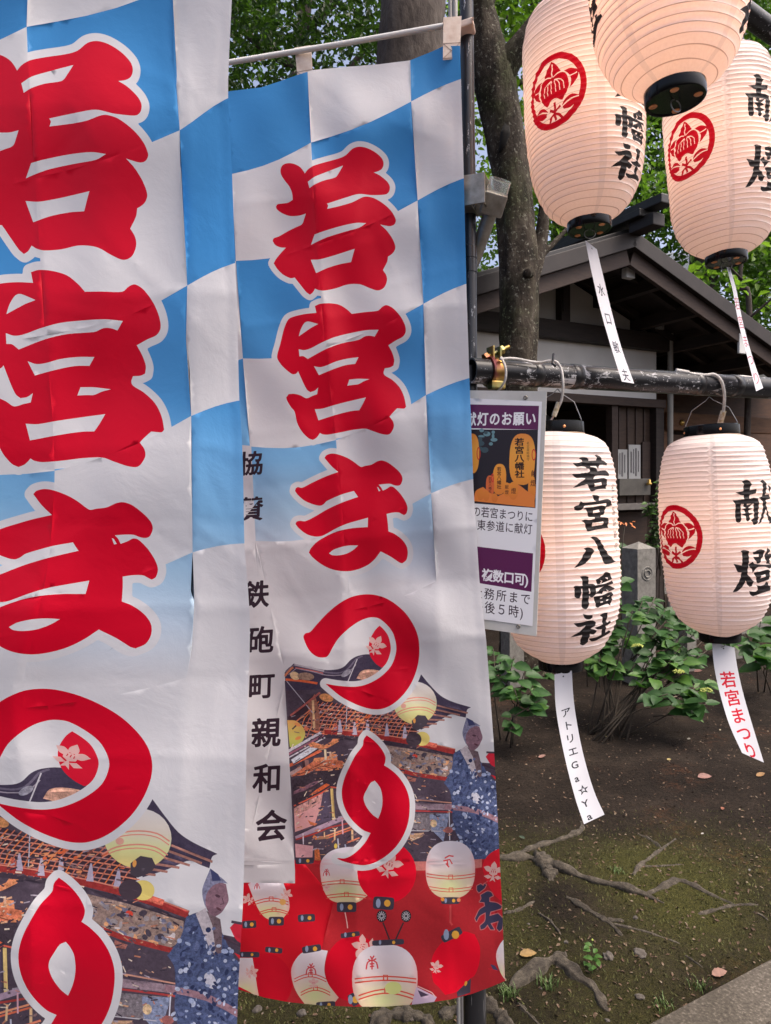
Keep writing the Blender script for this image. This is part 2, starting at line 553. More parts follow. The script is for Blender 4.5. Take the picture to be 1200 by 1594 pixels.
# ------------------------------------------------------------------ gabled hall behind the fence
BA = math.radians(28.4)
BO = Vector((.95, 7.5, 0))
WD = lambda nm, c0, c1, sc=6: noisy(nm, [(.3, c0), (.7, c1)], sc, .7, bs=.25, bd=.004, stretch=(1, 1, 6))
DKW = WD('dark stained timber', (.014,.009,.007), (.032,.020,.015)); BRW = WD('brown timber', (.026,.014,.010), (.050,.028,.019)); PLK = WD('plank wall', (.030,.016,.009), (.058,.031,.018))
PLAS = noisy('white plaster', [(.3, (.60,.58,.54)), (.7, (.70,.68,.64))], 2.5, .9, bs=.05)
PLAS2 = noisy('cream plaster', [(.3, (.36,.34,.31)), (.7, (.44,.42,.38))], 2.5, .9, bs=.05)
RMET = noisy('dark roof metal', [(.3, (.012,.011,.011)), (.7, (.028,.026,.025))], 9, .45, bs=.15, bd=.003)
FASC = noisy('weathered fascia', [(.3, (.011,.0075,.007)), (.7, (.027,.019,.017))], 5, .6, bs=.1)
STON = noisy('carved stone post', [(.3, (.12,.115,.10)), (.6, (.20,.19,.17)), (.75, (.26,.25,.22))], 30, .9, bs=.5, bd=.004)
hall = thing('shrine_hall', 'dark timber hall with a wide gabled roof and white plaster band, behind the tree trunk', 'building', BO, BA)
UC, HP, SL = 1.2, 4.05, .365           # gable centre, peak height, roof slope
def part(name, m, mb, parent=hall, **k): return mb.build(name, m, parent, **k)
def bx(c, d, rot=None, bev=.006): return MB().box(c, d, rot, bev)
def rise(u): return HP - SL * abs(u - UC)
D0, D1 = -1.0, 4.2                      # roof runs from in front of the gable to well behind it
ang = math.atan(SL)
for s in (-1, 1):
    half = 2.95; L_ = half / math.cos(ang)
    c = Vector((UC + s * half / 2, (D0 + D1) / 2, HP - SL * half / 2 + .03))
    rf = part('roof', RMET, bx(c, (L_, D1 - D0, .07), (0, s * ang, 0)))
    for k in range(6):                     # standing seams
        d = D0 + .35 + k * .75
        MB().box(Vector((c.x, d, c.z)) + Vector((s * math.sin(ang), 0, math.cos(ang))) * .045, (L_, .03, .03), (0, s * ang, 0)).build('roof_seam', RMET, rf)
    for k in range(7):                     # soffit boards in steps
        f0 = k / 7; cc = Vector((UC + s * half * (f0 + .07), (D0 + D1) / 2 + .02, HP - SL * half * (f0 + .07) - .035))
        MB().box(cc, (L_ / 7 - .012, D1 - D0 - .1, .016), (0, s * (ang), 0)).build('soffit_board', DKW, rf)
    bg = part('bargeboard', FASC, bx(Vector((UC + s * half / 2, D0 - .03, HP - SL * half / 2 - .055)), (L_ + .02, .05, .15), (0, s * ang, 0)))
    MB().box(Vector((UC + s * half / 2, D0 + .03, HP - SL * half / 2 - .215)), (L_ - .05, .05, .15), (0, s * ang, 0), .006).build('lower_board', BRW, bg)
    for k, u in enumerate((.55, 1.15, 1.75, 2.35)):
        part('purlin', DKW, bx(Vector((UC + s * u, 1.2, rise(UC + u) - .17)), (.10, 4.3, .13)))
    for d in (-.62, -.1):
        part('rafter', DKW, bx(Vector((UC + s * half / 2, d, HP - SL * half / 2 - .10)), (L_ - .1, .07, .08), (0, s * ang, 0)))
rg = part('ridge', RMET, bx(Vector((UC, 1.5, HP + .12)), (.30, 5.5, .07), bev=.01))
MB().box(Vector((UC, 1.5, HP + .195)), (.17, 5.9, .09), None, .012).build('ridge_cap', RMET, rg)
MB().box(Vector((UC, -1.20, HP + .04)), (.16, .3, .12), None, .01).build('ridge_beam_end', FASC, rg)
# gable wall
tri = MB(); uL, uR = -.34, 2.74
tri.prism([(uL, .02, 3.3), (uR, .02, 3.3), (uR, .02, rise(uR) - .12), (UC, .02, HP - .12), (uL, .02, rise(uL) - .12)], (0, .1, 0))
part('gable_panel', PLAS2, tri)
for u, w in ((UC, .13), (uL + .05, .13), (uR - .05, .15)): part('gable_post', DKW, bx(Vector((u, -.01, (3.36 + rise(u)) / 2 - .05)), (w, .13, rise(u) - 3.36 - .02)))
pl = part('gable_plate', FASC, bx(Vector((UC - .02, -.085, 3.62)), (.06, .012, .26)))
part('tie_beam', DKW, bx(Vector((.75, -.03, 3.28)), (4.2, .17, .20)))
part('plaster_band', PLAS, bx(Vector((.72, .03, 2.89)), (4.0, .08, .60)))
part('lintel', BRW, bx(Vector((.75, -.02, 2.54)), (4.1, .14, .10)))
for u, w in ((2.72, .14), (1.98, .10), (.3, .12), (-.9, .14)): part('post', DKW if u != 1.98 else BRW, bx(Vector((u, 0, 1.30)), (w, w, 2.5)))
part('side_wall', PLK, bx(Vector((2.68, 2.1, 1.6)), (.08, 4.1, 3.1)))
part('back_wall', PLK, bx(Vector((.8, 3.2, 1.6)), (3.9, .08, 3.2)))
part('ceiling_board', DKW, bx(Vector((.8, 1.7, 2.62)), (3.7, 3.2, .03)))
pw = part('plank_panel', PLK, bx(Vector((2.35, .06, 1.75)), (.66, .06, 1.6)))
for u in (2.12, 2.26, 2.40, 2.54): MB().box(Vector((u, .025, 1.75)), (.016, .02, 1.58)).build('batten', BRW, pw)
lw = part('lower_wall', PLK, bx(Vector((1.2, .03, .62)), (3.0, .07, 1.22)))
part('ledge', noisy('grey ledge', [(.3, (.10,.09,.08)), (.7, (.17,.155,.14))], 8, .7, bs=.1), bx(Vector((1.95, -.10, 1.30)), (1.35, .30, .07)))
part('counter_box', noisy('grey box wood', [(.3, (.085,.078,.065)), (.7, (.13,.12,.10))], 9, .6, bs=.1), bx(Vector((2.28, -.02, 1.53)), (.52, .12, .20)))
# a pale roof seen through the opening
pr = MB(); q = [(.75, 2.2, 2.16), (1.62, 1.2, 2.52), (1.75, 2.3, 2.72), (.95, 3.0, 2.4)]
inner = part('inner_roof_panel', noisy('pale corrugated sheet', [(.3, (.36,.40,.42)), (.7, (.48,.52,.55))], 4, .5, bs=0), MB().prism([(.62, .55, 2.17), (1.66, .55, 2.33), (1.66, .9, 2.53), (.98, .9, 2.50)], (0, .04, -.01)))
# notices pinned to the plank panel
for u, h, w, hh, txt in ((2.13, 1.80, .21, .36, 0), (2.36, 1.83, .20, .42, 1)):
    p = part('pinned_notice', noisy('notice paper', [(.3, (.38,.38,.36)), (.7, (.46,.46,.44))], 3, .7, bs=0), bx(Vector((u, .008, h)), (w, .012, hh), bev=.002))
    for k in range(4):
        MB().box(Vector((u - .06 + .04 * k, -.001, h + .01 * (k % 2))), (.012 if k % 2 else .022, .004, hh * (.6 + .1 * (k % 3)))).build('text_column', mat('faded ink', (.16,.15,.15), .8), p)
part('panel_board', BRW, bx(Vector((2.56, .01, 1.84)), (.14, .02, .48)))
GOLD = mat('old gilt fitting', (.55,.36,.10), .35, .9)
part('gilt_fitting', GOLD, MB().lathe([(0, 0), (.03, 0), (.034, .02), (.018, .035), (.02, .06), (0, .075)], 14, Matrix.Translation((2.47, -.12, 1.55))), smooth=True)
part('lamp_box', mat('white fitting', (.6,.6,.58), .5), bx(Vector((1.32, -.86, 3.72)), (.12, .07, .10)))
part('switch_plate', mat('white plate', (.62,.62,.6), .5), bx(Vector((2.95, -.99, 3.12)), (.11, .03, .22)))
part('vent_pipe', mat('grey fitting', (.3,.3,.3), .5), MB().lathe([(0, 0), (.07, 0), (.07, .16), (0, .16)], 16, Matrix.Translation((2.62, -.12, 3.42))), smooth=True, auto=40)
dp = thing('downpipe', 'slim beige drainpipe standing at the hall corner post', 'drainpipe', BO, BA)
MB().tube([(2.86, -.10, 3.4), (2.86, -.10, 0.02)], .034, 16).build('pipe', noisy('beige pvc', [(.3, (.22,.20,.17)), (.7, (.30,.28,.24))], 6, .5, bs=0), dp, True, auto=50)
for h in (2.9, 1.75, .7): MB().lathe([(.036, -.015), (.041, -.012), (.041, .012), (.036, .015)], 16, Matrix.Translation((2.86, -.10, h))).build('pipe_bracket', DKW, dp)

# ------------------------------------------------------------------ orange timber shrine building to the right
shr = thing('shrine_building', 'orange brown wooden shrine with gilt nail covers under pale eaves, right of the hall', 'building', BO, BA)
ORW = WD('orange shrine timber', (.11,.048,.018), (.19,.085,.034), 5); ORD = WD('shaded red timber', (.058,.026,.013), (.098,.045,.021), 5)  # ORD is the same timber darkened, its shade put into the colour
def sp(name, m, c, d, bev=.006, rot=None, parent=shr): return MB().box(Vector(c), d, rot, bev).build(name, m, parent)
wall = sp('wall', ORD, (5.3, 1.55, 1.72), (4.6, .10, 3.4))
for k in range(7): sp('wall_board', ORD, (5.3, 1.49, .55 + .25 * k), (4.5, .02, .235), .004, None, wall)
sp('corner_post', ORW, (4.32, 1.38, 1.4), (.24, .24, 2.8)); sp('post', ORD, (3.45, 1.42, 1.4), (.18, .18, 2.8)); 
lb = sp('tie_beam', ORW, (5.6, 1.22, 2.50), (2.6, .12, .26), .012)
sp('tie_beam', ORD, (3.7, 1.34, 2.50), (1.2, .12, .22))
dr = sp('door', ORW, (5.35, 1.36, 1.25), (1.8, .08, 2.1))
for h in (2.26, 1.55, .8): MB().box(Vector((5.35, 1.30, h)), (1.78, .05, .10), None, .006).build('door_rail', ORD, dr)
for u, h in ((4.62, 2.48), (4.32, 2.48)):
    o = MB().lathe([(0, .03), (.018, .028), (.034, .018), (.045, .006), (.047, 0), (.03, -.002)], 14, Matrix.Translation((u, 1.15 if u > 4.5 else 1.25, h)) @ Matrix.Rotation(R(90), 4, 'X')).build('gilt_nail_cover', GOLD, shr, True)
MB().box(Vector((3.18, 1.36, 2.28)), (.04, .04, .34), None, .01).build('gilt_bracket', GOLD, shr)
sp('gilt_strip', mat('gilt strip', (.30,.17,.05), .4, .7), (3.82, 1.30, 2.2), (.10, .02, .36))
sp('plinth', STON, (5.3, 1.2, .16), (4.8, .9, .32))
CRM = noisy('pale eave boards', [(.3, (.34,.335,.31)), (.7, (.46,.45,.42))], 6, .7, bs=.05, stretch=(1, 6, 6))
ev = MB(); 
for k in range(5):
    f = k / 5
    sp('eave_board', CRM, (4.9, .38 + .28 * k, 2.99 + .115 * k), (4.2, .265, .022), .004, (R(20), 0, 0))
sp('eave_edge', DKW, (4.9, .22, 2.95), (4.2, .05, .07))
sp('roof', RMET, (4.9, 1.2, 3.36), (4.6, 2.4, .08), .01, (R(20), 0, 0)); 
sp('upper_eave', noisy('grey eave', [(.3, (.20,.20,.20)), (.7, (.28,.28,.28))], 5, .6, bs=.05), (6.3, 2.4, 3.62), (3.0, 1.2, .10), .01, (R(12), 0, 0)); sp('upper_eave', RMET, (6.3, 1.80, 3.44), (3.0, .06, .10))
fr = thing('far_roof', 'grey blue tiled roof showing behind leaves beyond the gable', 'roof', (6.9, 16.5, 0), R(18))
MB().box(Vector((0, 0, 6.6)), (5.0, 3.2, .10), (R(28), 0, 0), .01).build('roof_sheet', noisy('grey blue sheet', [(.3, (.26,.30,.33)), (.7, (.36,.40,.43))], 3, .5, bs=.3, stretch=(1, 14, 14)), fr)
MB().box(Vector((0, 1.2, 3.2)), (4.4, .2, 6.2), None, .01).build('wall', PLAS, fr)
fr = thing('far_roof', 'pale grey roof slope behind the banner pole beside the trunk', 'roof', (1.45, 13.5, 0), R(24))
MB().box(Vector((0, 0, 5.35)), (2.6, 2.2, .10), (R(24), R(-14), 0), .01).build('roof_sheet', noisy('grey sheet', [(.3, (.30,.33,.34)), (.7, (.42,.45,.46))], 3, .5, bs=.3, stretch=(14, 1, 14)), fr)
MB().box(Vector((0, .6, 2.5)), (2.2, .2, 5.1), None, .01).build('wall', PLAS, fr)
# low shaded boundary wall far behind everything, under the trees
bw = tag(MB().box(Vector((-6, 17, .9)), (24, .3, 1.8), None, .02).build('boundary_wall', STON), 'long grey stone wall far behind the banners under the trees', 'wall')

# ------------------------------------------------------------------ stone fence
def stone_post(px, py_top, z, w, label, carve=True, hcap=.05):
    top = P(px, py_top, z); h = top.z - hcap
    t = thing('stone_post', label, 'stone post', (top.x, top.y, 0), BA * .5 + R(8), 'carved stone fence posts')
    mb = MB(); mb.add([(-w/2,-w/2,-.1),(w/2,-w/2,-.1),(w/2,w/2,-.1),(-w/2,w/2,-.1),(-w/2,-w/2,h),(w/2,-w/2,h),(w/2,w/2,h),(-w/2,w/2,h),(0,0,h+hcap)],
        [(0,1,5,4),(1,2,6,5),(2,3,7,6),(3,0,4,7),(4,5,8),(5,6,8),(6,7,8),(7,4,8),(3,2,1,0)])
    mb.build('shaft', STON, t)
    if carve:
        c = Matrix.Translation((0.005, -w/2 - .001, h - .19)) @ Matrix.Rotation(R(90), 4, 'X')
        cr = MB().lathe([(.044, 0), (.047, .004), (.052, .004), (.055, 0)], 28, c).build('carved_ring', STON, t, True)
        for k in range(3):
            w_ = k * 2.094; q = [Vector((.012 * math.cos(w_ + v) + .016 * math.cos(w_ + v * 1.7), .012 * math.sin(w_ + v) + .016 * math.sin(w_ + v * 1.7), .002)) for v in np.linspace(0, 1.6, 7)]
            MB().tube([c @ p for p in q], [.007, .0065, .006, .005, .004, .003, .002], 8).build('carved_comma', STON, cr, True)
    return t
stone_post(994, 843, 5.5, .175, 'stone post with a carved round crest rising among hydrangea leaves')
stone_post(1070, 905, 6.0, .10, 'thin plain stone post right of the crested post, behind leaves', False, .02)
stone_post(1140, 900, 6.4, .12, 'plain stone post half hidden by the lantern with two characters', False, .02)
stone_post(797, 930, 5.6, .13, 'plain stone post behind leaves just below the notice', False, .02)
rl = tag(MB().box(P(1090, 985, 6.2), (2.6, .09, .10), (0, 0, BA * .5 + R(8)), .01).build('stone_rail', STON), 'low stone rail linking the fence posts in shade', 'rail')
# ------------------------------------------------------------------ trees
def leafmat(name, c0, c1, tr=.35, trc=None, rough=.45):
    m = mat(name, rough=rough, spec=.35)
    n = noise(m, 2.2, 3, .6); n2 = noise(m, 40, 2, .5)
    ad = N(m, 'ShaderNodeMath', operation='MULTIPLY_ADD'); L(m, n2.outputs['Fac'], ad.inputs[0]); ad.inputs[1].default_value = .5; L(m, n.outputs['Fac'], ad.inputs[2])
    r = ramp(m, [(.52, c0), (.95, c1)], ad.outputs[0])
    L(m, r.outputs[0], bsdf(m).inputs['Base Color'])
    t = N(m, 'ShaderNodeBsdfTranslucent')
    g = N(m, 'ShaderNodeMix', data_type='RGBA', blend_type='MULTIPLY'); g.inputs[0].default_value = 1; L(m, r.outputs[0], g.inputs[6]); g.inputs[7].default_value = (*(trc or (1.5, 1.7, .7)), 1)
    L(m, g.outputs[2], t.inputs[0])
    x = N(m, 'ShaderNodeMixShader'); x.inputs[0].default_value = tr
    L(m, bsdf(m).outputs[0], x.inputs[1]); L(m, t.outputs[0], x.inputs[2]); L(m, x.outputs[0], m.node_tree.nodes['Material Output'].inputs[0])
    return m
def leaves_np(pos, size, rng, up=.5, aspect=.5, fold=.18):
    """six-point leaves (4 triangles each) at pos; returns V, F arrays"""
    n = len(pos)
    nrm = rng.normal(size=(n, 3)); nrm[:, 2] = np.abs(nrm[:, 2]) + up; nrm /= np.linalg.norm(nrm, axis=1)[:, None]
    d = rng.normal(size=(n, 3)); d -= nrm * (d * nrm).sum(1)[:, None]; d /= np.linalg.norm(d, axis=1)[:, None]
    s = np.cross(nrm, d)
    sz = (size * rng.uniform(.6, 1.35, n))[:, None]; w = sz * aspect * rng.uniform(.8, 1.2, (n, 1))
    a = pos - d * sz * .5; b = pos + d * sz * .5 - nrm * sz * .12
    m1 = pos - d * sz * .12; 
    l = m1 + s * w * .5 + nrm * sz * fold; r = m1 - s * w * .5 + nrm * sz * fold
    l2 = pos + d * sz * .22 + s * w * .36 + nrm * sz * fold * .5; r2 = pos + d * sz * .22 - s * w * .36 + nrm * sz * fold * .5
    V = np.stack([a, l, l2, b, r2, r], 1).reshape(-1, 3)
    k = np.arange(n)[:, None] * 6
    Fc = np.concatenate([k + np.array([[0, 1, 2, 3]]), k + np.array([[0, 3, 4, 5]])])
    return V, Fc
def mesh_np(name, V, Fc, m, parent=None, sm=False):
    me = bpy.data.meshes.new(name); nf, w = Fc.shape
    me.vertices.add(len(V)); me.vertices.foreach_set('co', V.reshape(-1).astype(np.float32))
    me.loops.add(nf * w); me.loops.foreach_set('vertex_index', Fc.reshape(-1).astype(np.int32))
    me.polygons.add(nf); me.polygons.foreach_set('loop_start', (np.arange(nf) * w).astype(np.int32))
    me.update(calc_edges=True); me.validate(); me.materials.append(m)
    if sm: me.polygons.foreach_set('use_smooth', [True] * nf)
    o = bpy.data.objects.new(name, me); COL.objects.link(o)
    if parent: world_mesh_under(o, parent)
    return o
def clumps(rects, rng, size, aspect, clump_r):
    """rects: (px0, px1, py0, py1, z0, z1, tau): leaf positions filling that wedge of space in clumps"""
    out = []
    for x0, x1, y0, y1, z0, z1, tau in rects:
        zm = (z0 + z1) / 2
        area = (x1 - x0) * (y1 - y0) * (zm / F) ** 2
        n = int(tau * area / (size * size * aspect * .42)); per = max(6, int(30 * (clump_r / .35) ** 2))
        nc = max(1, n // per)
        c = PN(rng.uniform(x0, x1, nc), rng.uniform(y0, y1, nc), rng.uniform(z0, z1, nc))
        p = np.repeat(c, per, 0); q = rng.normal(size=p.shape) * clump_r * np.array([.62, .62, .36]) * np.repeat(rng.uniform(.5, 1.3, nc), per)[:, None]
        p = p + q; out.append(p[p[:, 2] > .4])
    return np.concatenate(out)
def trunk_mesh(pts, rad, seed, n=28, wob=.10, sub=7):
    """tapered trunk through pts with an uneven cross section"""
    p = [Vector(v) for v in pts]; P_ = []; r_ = []
    for i in range(len(p) - 1):
        p0, p1, p2, p3 = p[max(i - 1, 0)], p[i], p[i + 1], p[min(i + 2, len(p) - 1)]
        for k in range(sub):
            s = k / sub
            P_.append(.5 * ((2 * p1) + (p2 - p0) * s + (2 * p0 - 5 * p1 + 4 * p2 - p3) * s * s + (3 * p1 - p0 - 3 * p2 + p3) * s ** 3)); r_.append(rad[i] + (rad[i + 1] - rad[i]) * s)
    P_.append(p[-1]); r_.append(rad[-1])
    mb = MB().tube(P_, r_, n)
    V = np.array(mb.v); ctr = np.repeat(np.array([tuple(q) for q in P_]), n, 0); rr = np.repeat(np.array(r_), n)
    th = np.tile(np.arange(n) / n * 2 * np.pi, len(P_)); h = V[:, 2]
    f = 1 + wob * (vnoise(np.cos(th) * 2 + 9, np.sin(th) * 2 + h * 2.2 + 9, 1, seed) - .5) * 2 + wob * .5 * (vnoise(np.cos(th) * 5 + 20, np.sin(th) * 5 + h * 6 + 30, 1, seed + 1) - .5) * 2
    V = ctr + (V - ctr) * f[:, None]
    mb.v = [tuple(v) for v in V]
    return mb
BARK1 = noisy('rough grey brown bark', [(.3, (.030,.022,.018)), (.55, (.062,.048,.040)), (.75, (.10,.085,.072))], 16, .95, bs=.9, bd=.02, stretch=(1, 1, .45), detail=9)
BARK2 = mat('smooth mottled bark', rough=.9, spec=.2)
n1 = noise(BARK2, 9, 8, .7, stretch=(1, 1, .5)); n2 = noise(BARK2, 34, 6, .7); n3 = noise(BARK2, 2.2, 4, .6)
r1 = ramp(BARK2, [(.34, (.012,.009,.007)), (.50, (.040,.031,.023)), (.66, (.088,.073,.056))], n1.outputs['Fac']); r2 = ramp(BARK2, [(.57, (0,0,0)), (.64, (1,1,1))], n2.outputs['Fac'])
mx = N(BARK2, 'ShaderNodeMix', data_type='RGBA'); L(BARK2, r2.outputs[0], mx.inputs[0]); L(BARK2, r1.outputs[0], mx.inputs[6]); mx.inputs[7].default_value = (.20,.19,.155,1)
r3 = ramp(BARK2, [(.48, (1,1,1)), (.64, (.62,.74,.50))], n3.outputs['Fac']); my = N(BARK2, 'ShaderNodeMix', data_type='RGBA', blend_type='MULTIPLY'); my.inputs[0].default_value = 1; L(BARK2, mx.outputs[2], my.inputs[6]); L(BARK2, r3.outputs[0], my.inputs[7]); L(BARK2, my.outputs[2], bsdf(BARK2).inputs['Base Color'])
bump(BARK2, n1.outputs['Fac'], 1.0, .035)
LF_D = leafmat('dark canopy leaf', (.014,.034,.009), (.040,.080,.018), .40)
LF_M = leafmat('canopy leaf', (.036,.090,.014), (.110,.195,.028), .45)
LF_L = leafmat('light green leaf', (.075,.15,.022), (.16,.26,.042), .5)  # brighter, yellower green than the other crowns
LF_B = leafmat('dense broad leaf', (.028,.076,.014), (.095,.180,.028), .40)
def tree(label, base, group=None): return thing('tree', label, 'tree', base, 0, group or 'trees behind the banners and hall')
rg_ = np.random.default_rng(21)
def crown(t, rects, size, m, aspect=.55, cr=.35, seed=1):
    r = np.random.default_rng(seed); p = clumps(rects, r, size, aspect, cr)
    V, Fc = leaves_np(p, size, r, .35, aspect)
    return mesh_np('crown', V, Fc, m, t)
# great trunk over the rear banner
z1 = 5.2; b = P(637, 700, z1); b.z = 0
t1 = tree('thick rough-barked tree rising behind the white crossbar of the rear banner', b)
mb = trunk_mesh([(b.x, b.y, -.1), (b.x, b.y, .5), P(637, 500, z1), P(637, 130, z1), P(641, 0, z1), P(646, -240, z1 + .2)], [.36, .29, .26, .248, .246, .225], 3, 36)
world_mesh_under(mb.build('trunk', BARK1, smooth=True, fix=True), t1)
for q, rr in (([P(640, -60, z1), P(560, -150, 5.6), P(450, -200, 6), P(330, -230, 6.6)], [.15, .11, .07, .04]), ([P(644, -120, z1), P(720, -190, 5.6), P(820, -260, 6.2)], [.13, .09, .04])):
    world_mesh_under(trunk_mesh(q, rr, 5, 16).build('limb', BARK1, smooth=True), t1)
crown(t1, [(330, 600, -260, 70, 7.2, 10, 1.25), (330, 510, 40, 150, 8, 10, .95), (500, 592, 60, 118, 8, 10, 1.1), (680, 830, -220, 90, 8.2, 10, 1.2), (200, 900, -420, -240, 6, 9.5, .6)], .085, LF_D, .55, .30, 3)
# forked trunk before the hall
z2 = 6.0; b = G(812, 1050); b = P(814, 1010, z2); b.z = 0
t2 = tree('forked mottled trunk standing in front of the white gable, a hollow in its bark', b)
mb = trunk_mesh([(b.x, b.y, -.1), (b.x, b.y, .35), P(808, 700, z2), P(806, 560, z2), P(807, 450, z2), P(801, 350, z2), P(793, 270, z2), P(784, 200, z2), P(769, 120, z2), P(752, 50, z2), P(742, -20, z2), P(735, -160, z2 + .2), P(700, -330, z2)],
                [.24, .185, .155, .152, .166, .158, .160, .165, .185, .150, .125, .10, .05], 7, 32, .12)
world_mesh_under(mb.build('trunk', BARK2, smooth=True), t2)
for q, rr in (([P(772, 135, z2), P(792, 95, z2 - .05), P(822, 55, z2 - .1), P(860, 0, z2 - .15), P(930, -110, z2 - .2), P(1050, -230, z2)], [.13, .115, .09, .075, .05, .03]),
              ([P(812, 470, z2 - .02), P(830, 420, z2), P(841, 380, z2 + .05), P(847, 330, z2 + .05), P(852, 270, z2 + .1), P(850, 180, z2 + .2), P(880, 60, z2 + .3)], [.10, .072, .058, .048, .042, .034, .02]),
              ([P(746, 30, z2), P(780, -60, z2), P(800, -200, z2)], [.07, .05, .03]),
              ([P(835, 405, z2 + .03), P(870, 370, z2 + .1), P(905, 330, z2 + .2)], [.03, .02, .01])):
    world_mesh_under(trunk_mesh(q, rr, 9, 18).build('limb', BARK2, smooth=True), t2)
world_mesh_under(trunk_mesh([P(822, 425, z2 - .16), P(821, 425, z2 - .20)], [.052, .03], 4, 14, .2).build('knot', BARK2, smooth=True), t2)
HOL = mat('dark bark hollow', (.006,.005,.004), 1)  # near-black colour on a solid lump stands in for shade inside the hollow
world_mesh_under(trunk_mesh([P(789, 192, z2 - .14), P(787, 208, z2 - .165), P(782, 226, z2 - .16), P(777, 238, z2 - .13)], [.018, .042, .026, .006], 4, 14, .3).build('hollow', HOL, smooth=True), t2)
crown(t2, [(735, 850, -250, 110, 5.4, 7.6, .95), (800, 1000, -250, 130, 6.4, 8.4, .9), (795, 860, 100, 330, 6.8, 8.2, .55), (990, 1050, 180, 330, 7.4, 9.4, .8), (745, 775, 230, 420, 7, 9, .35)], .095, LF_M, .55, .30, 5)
# trees behind the hall
def plain_tree(label, x, z, r, rects, size, m, cr, seed, asp=.55, top=160):
    b = P(x, 700, z); b.z = 0
    t = tree(label, b)
    world_mesh_under(trunk_mesh([(b.x, b.y, -.1), (b.x, b.y, .8), P(x + 6, 480, z), P(x - 8, top, z), P(x + 20, top - 250, z)], [r * 1.3, r, r * .8, r * .6, r * .2], seed, 16).build('trunk', BARK1, smooth=True), t)
    g = np.random.default_rng(seed)
    for k in range(5):
        y = top + 130 - k * 60; dx = g.choice([-1, 1]) * (90 + 80 * g.random())
        world_mesh_under(trunk_mesh([P(x, y, z), P(x + dx * .5, y - 50, z - .3), P(x + dx, y - 80 - 60 * g.random(), z - .5)], [r * .4, r * .25, r * .1], seed + k, 10).build('limb', BARK1, smooth=True), t)
    crown(t, rects, size, m, asp, cr, seed)
    return t
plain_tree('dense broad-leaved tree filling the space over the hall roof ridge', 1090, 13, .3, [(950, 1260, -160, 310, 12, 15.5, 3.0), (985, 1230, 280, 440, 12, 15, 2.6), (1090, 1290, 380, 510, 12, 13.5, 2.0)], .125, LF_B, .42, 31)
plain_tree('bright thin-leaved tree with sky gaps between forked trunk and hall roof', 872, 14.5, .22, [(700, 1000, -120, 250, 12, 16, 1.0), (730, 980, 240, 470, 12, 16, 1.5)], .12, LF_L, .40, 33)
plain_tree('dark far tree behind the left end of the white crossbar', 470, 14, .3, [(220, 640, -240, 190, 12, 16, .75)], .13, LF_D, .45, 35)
plain_tree('rounded tree at the far right edge behind the shrine eaves', 1250, 16, .3, [(1120, 1420, -60, 520, 15, 18, 1.6)], .17, LF_B, .5, 37)
plain_tree('wide evergreen behind the nearest banner, far to the left', 120, 15.5, .3, [(-500, 420, -200, 420, 14, 17, 1.6)], .17, LF_B, .5, 51)
plain_tree('far evergreen seen past the left picture edge', -420, 14.5, .3, [(-900, -200, -200, 460, 13, 16, 1.6)], .17, LF_D, .5, 53)
hd = thing('hedge', 'dark clipped hedge along the far wall behind both banners', 'hedge', P(100, 760, 16.2))
g_ = np.random.default_rng(61); c_ = clumps([(-800, 760, 560, 800, 15.4, 16.4, 2.2)], g_, .16, .55, .4); V_, F_ = leaves_np(c_, .16, g_, .35, .55); mesh_np('foliage', V_, F_, LF_D, hd)
# a nearer leafy spray at the right edge
sp_ = plain_tree('low sapling with large pale leaves beside the pale eaves', 1160, 10.5, .05, [(1075, 1215, 360, 470, 9.8, 11.2, .45)], .15, LF_L, .22, 39, .62, 430)

# ------------------------------------------------------------------ hydrangeas and other low plants
HYD = leafmat('hydrangea leaf', (.014,.048,.011), (.038,.102,.022), .24, rough=.52)
HYD2 = leafmat('young hydrangea leaf', (.042,.11,.018), (.08,.17,.032), .3, rough=.5)
STEM = noisy('woody stem', [(.3, (.022,.016,.010)), (.7, (.05,.036,.022))], 30, .8, bs=.3)
FBUD = noisy('yellow green flower bud', [(.3, (.20,.24,.04)), (.7, (.38,.42,.08))], 60, .6, bs=.5)
def big_leaf(mb, base, d, nrm, ln, wd, droop, rng):
    d = d.normalized(); s = nrm.cross(d).normalized(); nrm = d.cross(s)
    K_ = 9; rows = []
    for i in range(K_ + 1):
        u = i / K_
        w = wd * .5 * (math.sin(math.pi * min(1, u * 1.02) ** .82)) ** .8 * (1 if 0 < i < K_ else .02)
        w *= 1 + (.07 if i % 2 else -.05)
        c = base + d * ln * u - Vector((0, 0, 1)) * droop * ln * u * u - nrm * .0
        lift = w * .28
        rows.append((c + s * w + nrm * lift, c + s * w * .5 + nrm * lift * .30, c, c - s * w * .5 + nrm * lift * .30, c - s * w + nrm * lift))
    vs = [v for r in rows for v in r]
    fs = [(i * 5 + k, i * 5 + k + 1, (i + 1) * 5 + k + 1, (i + 1) * 5 + k) for i in range(K_) for k in range(4)]
    mb.add(vs, fs)
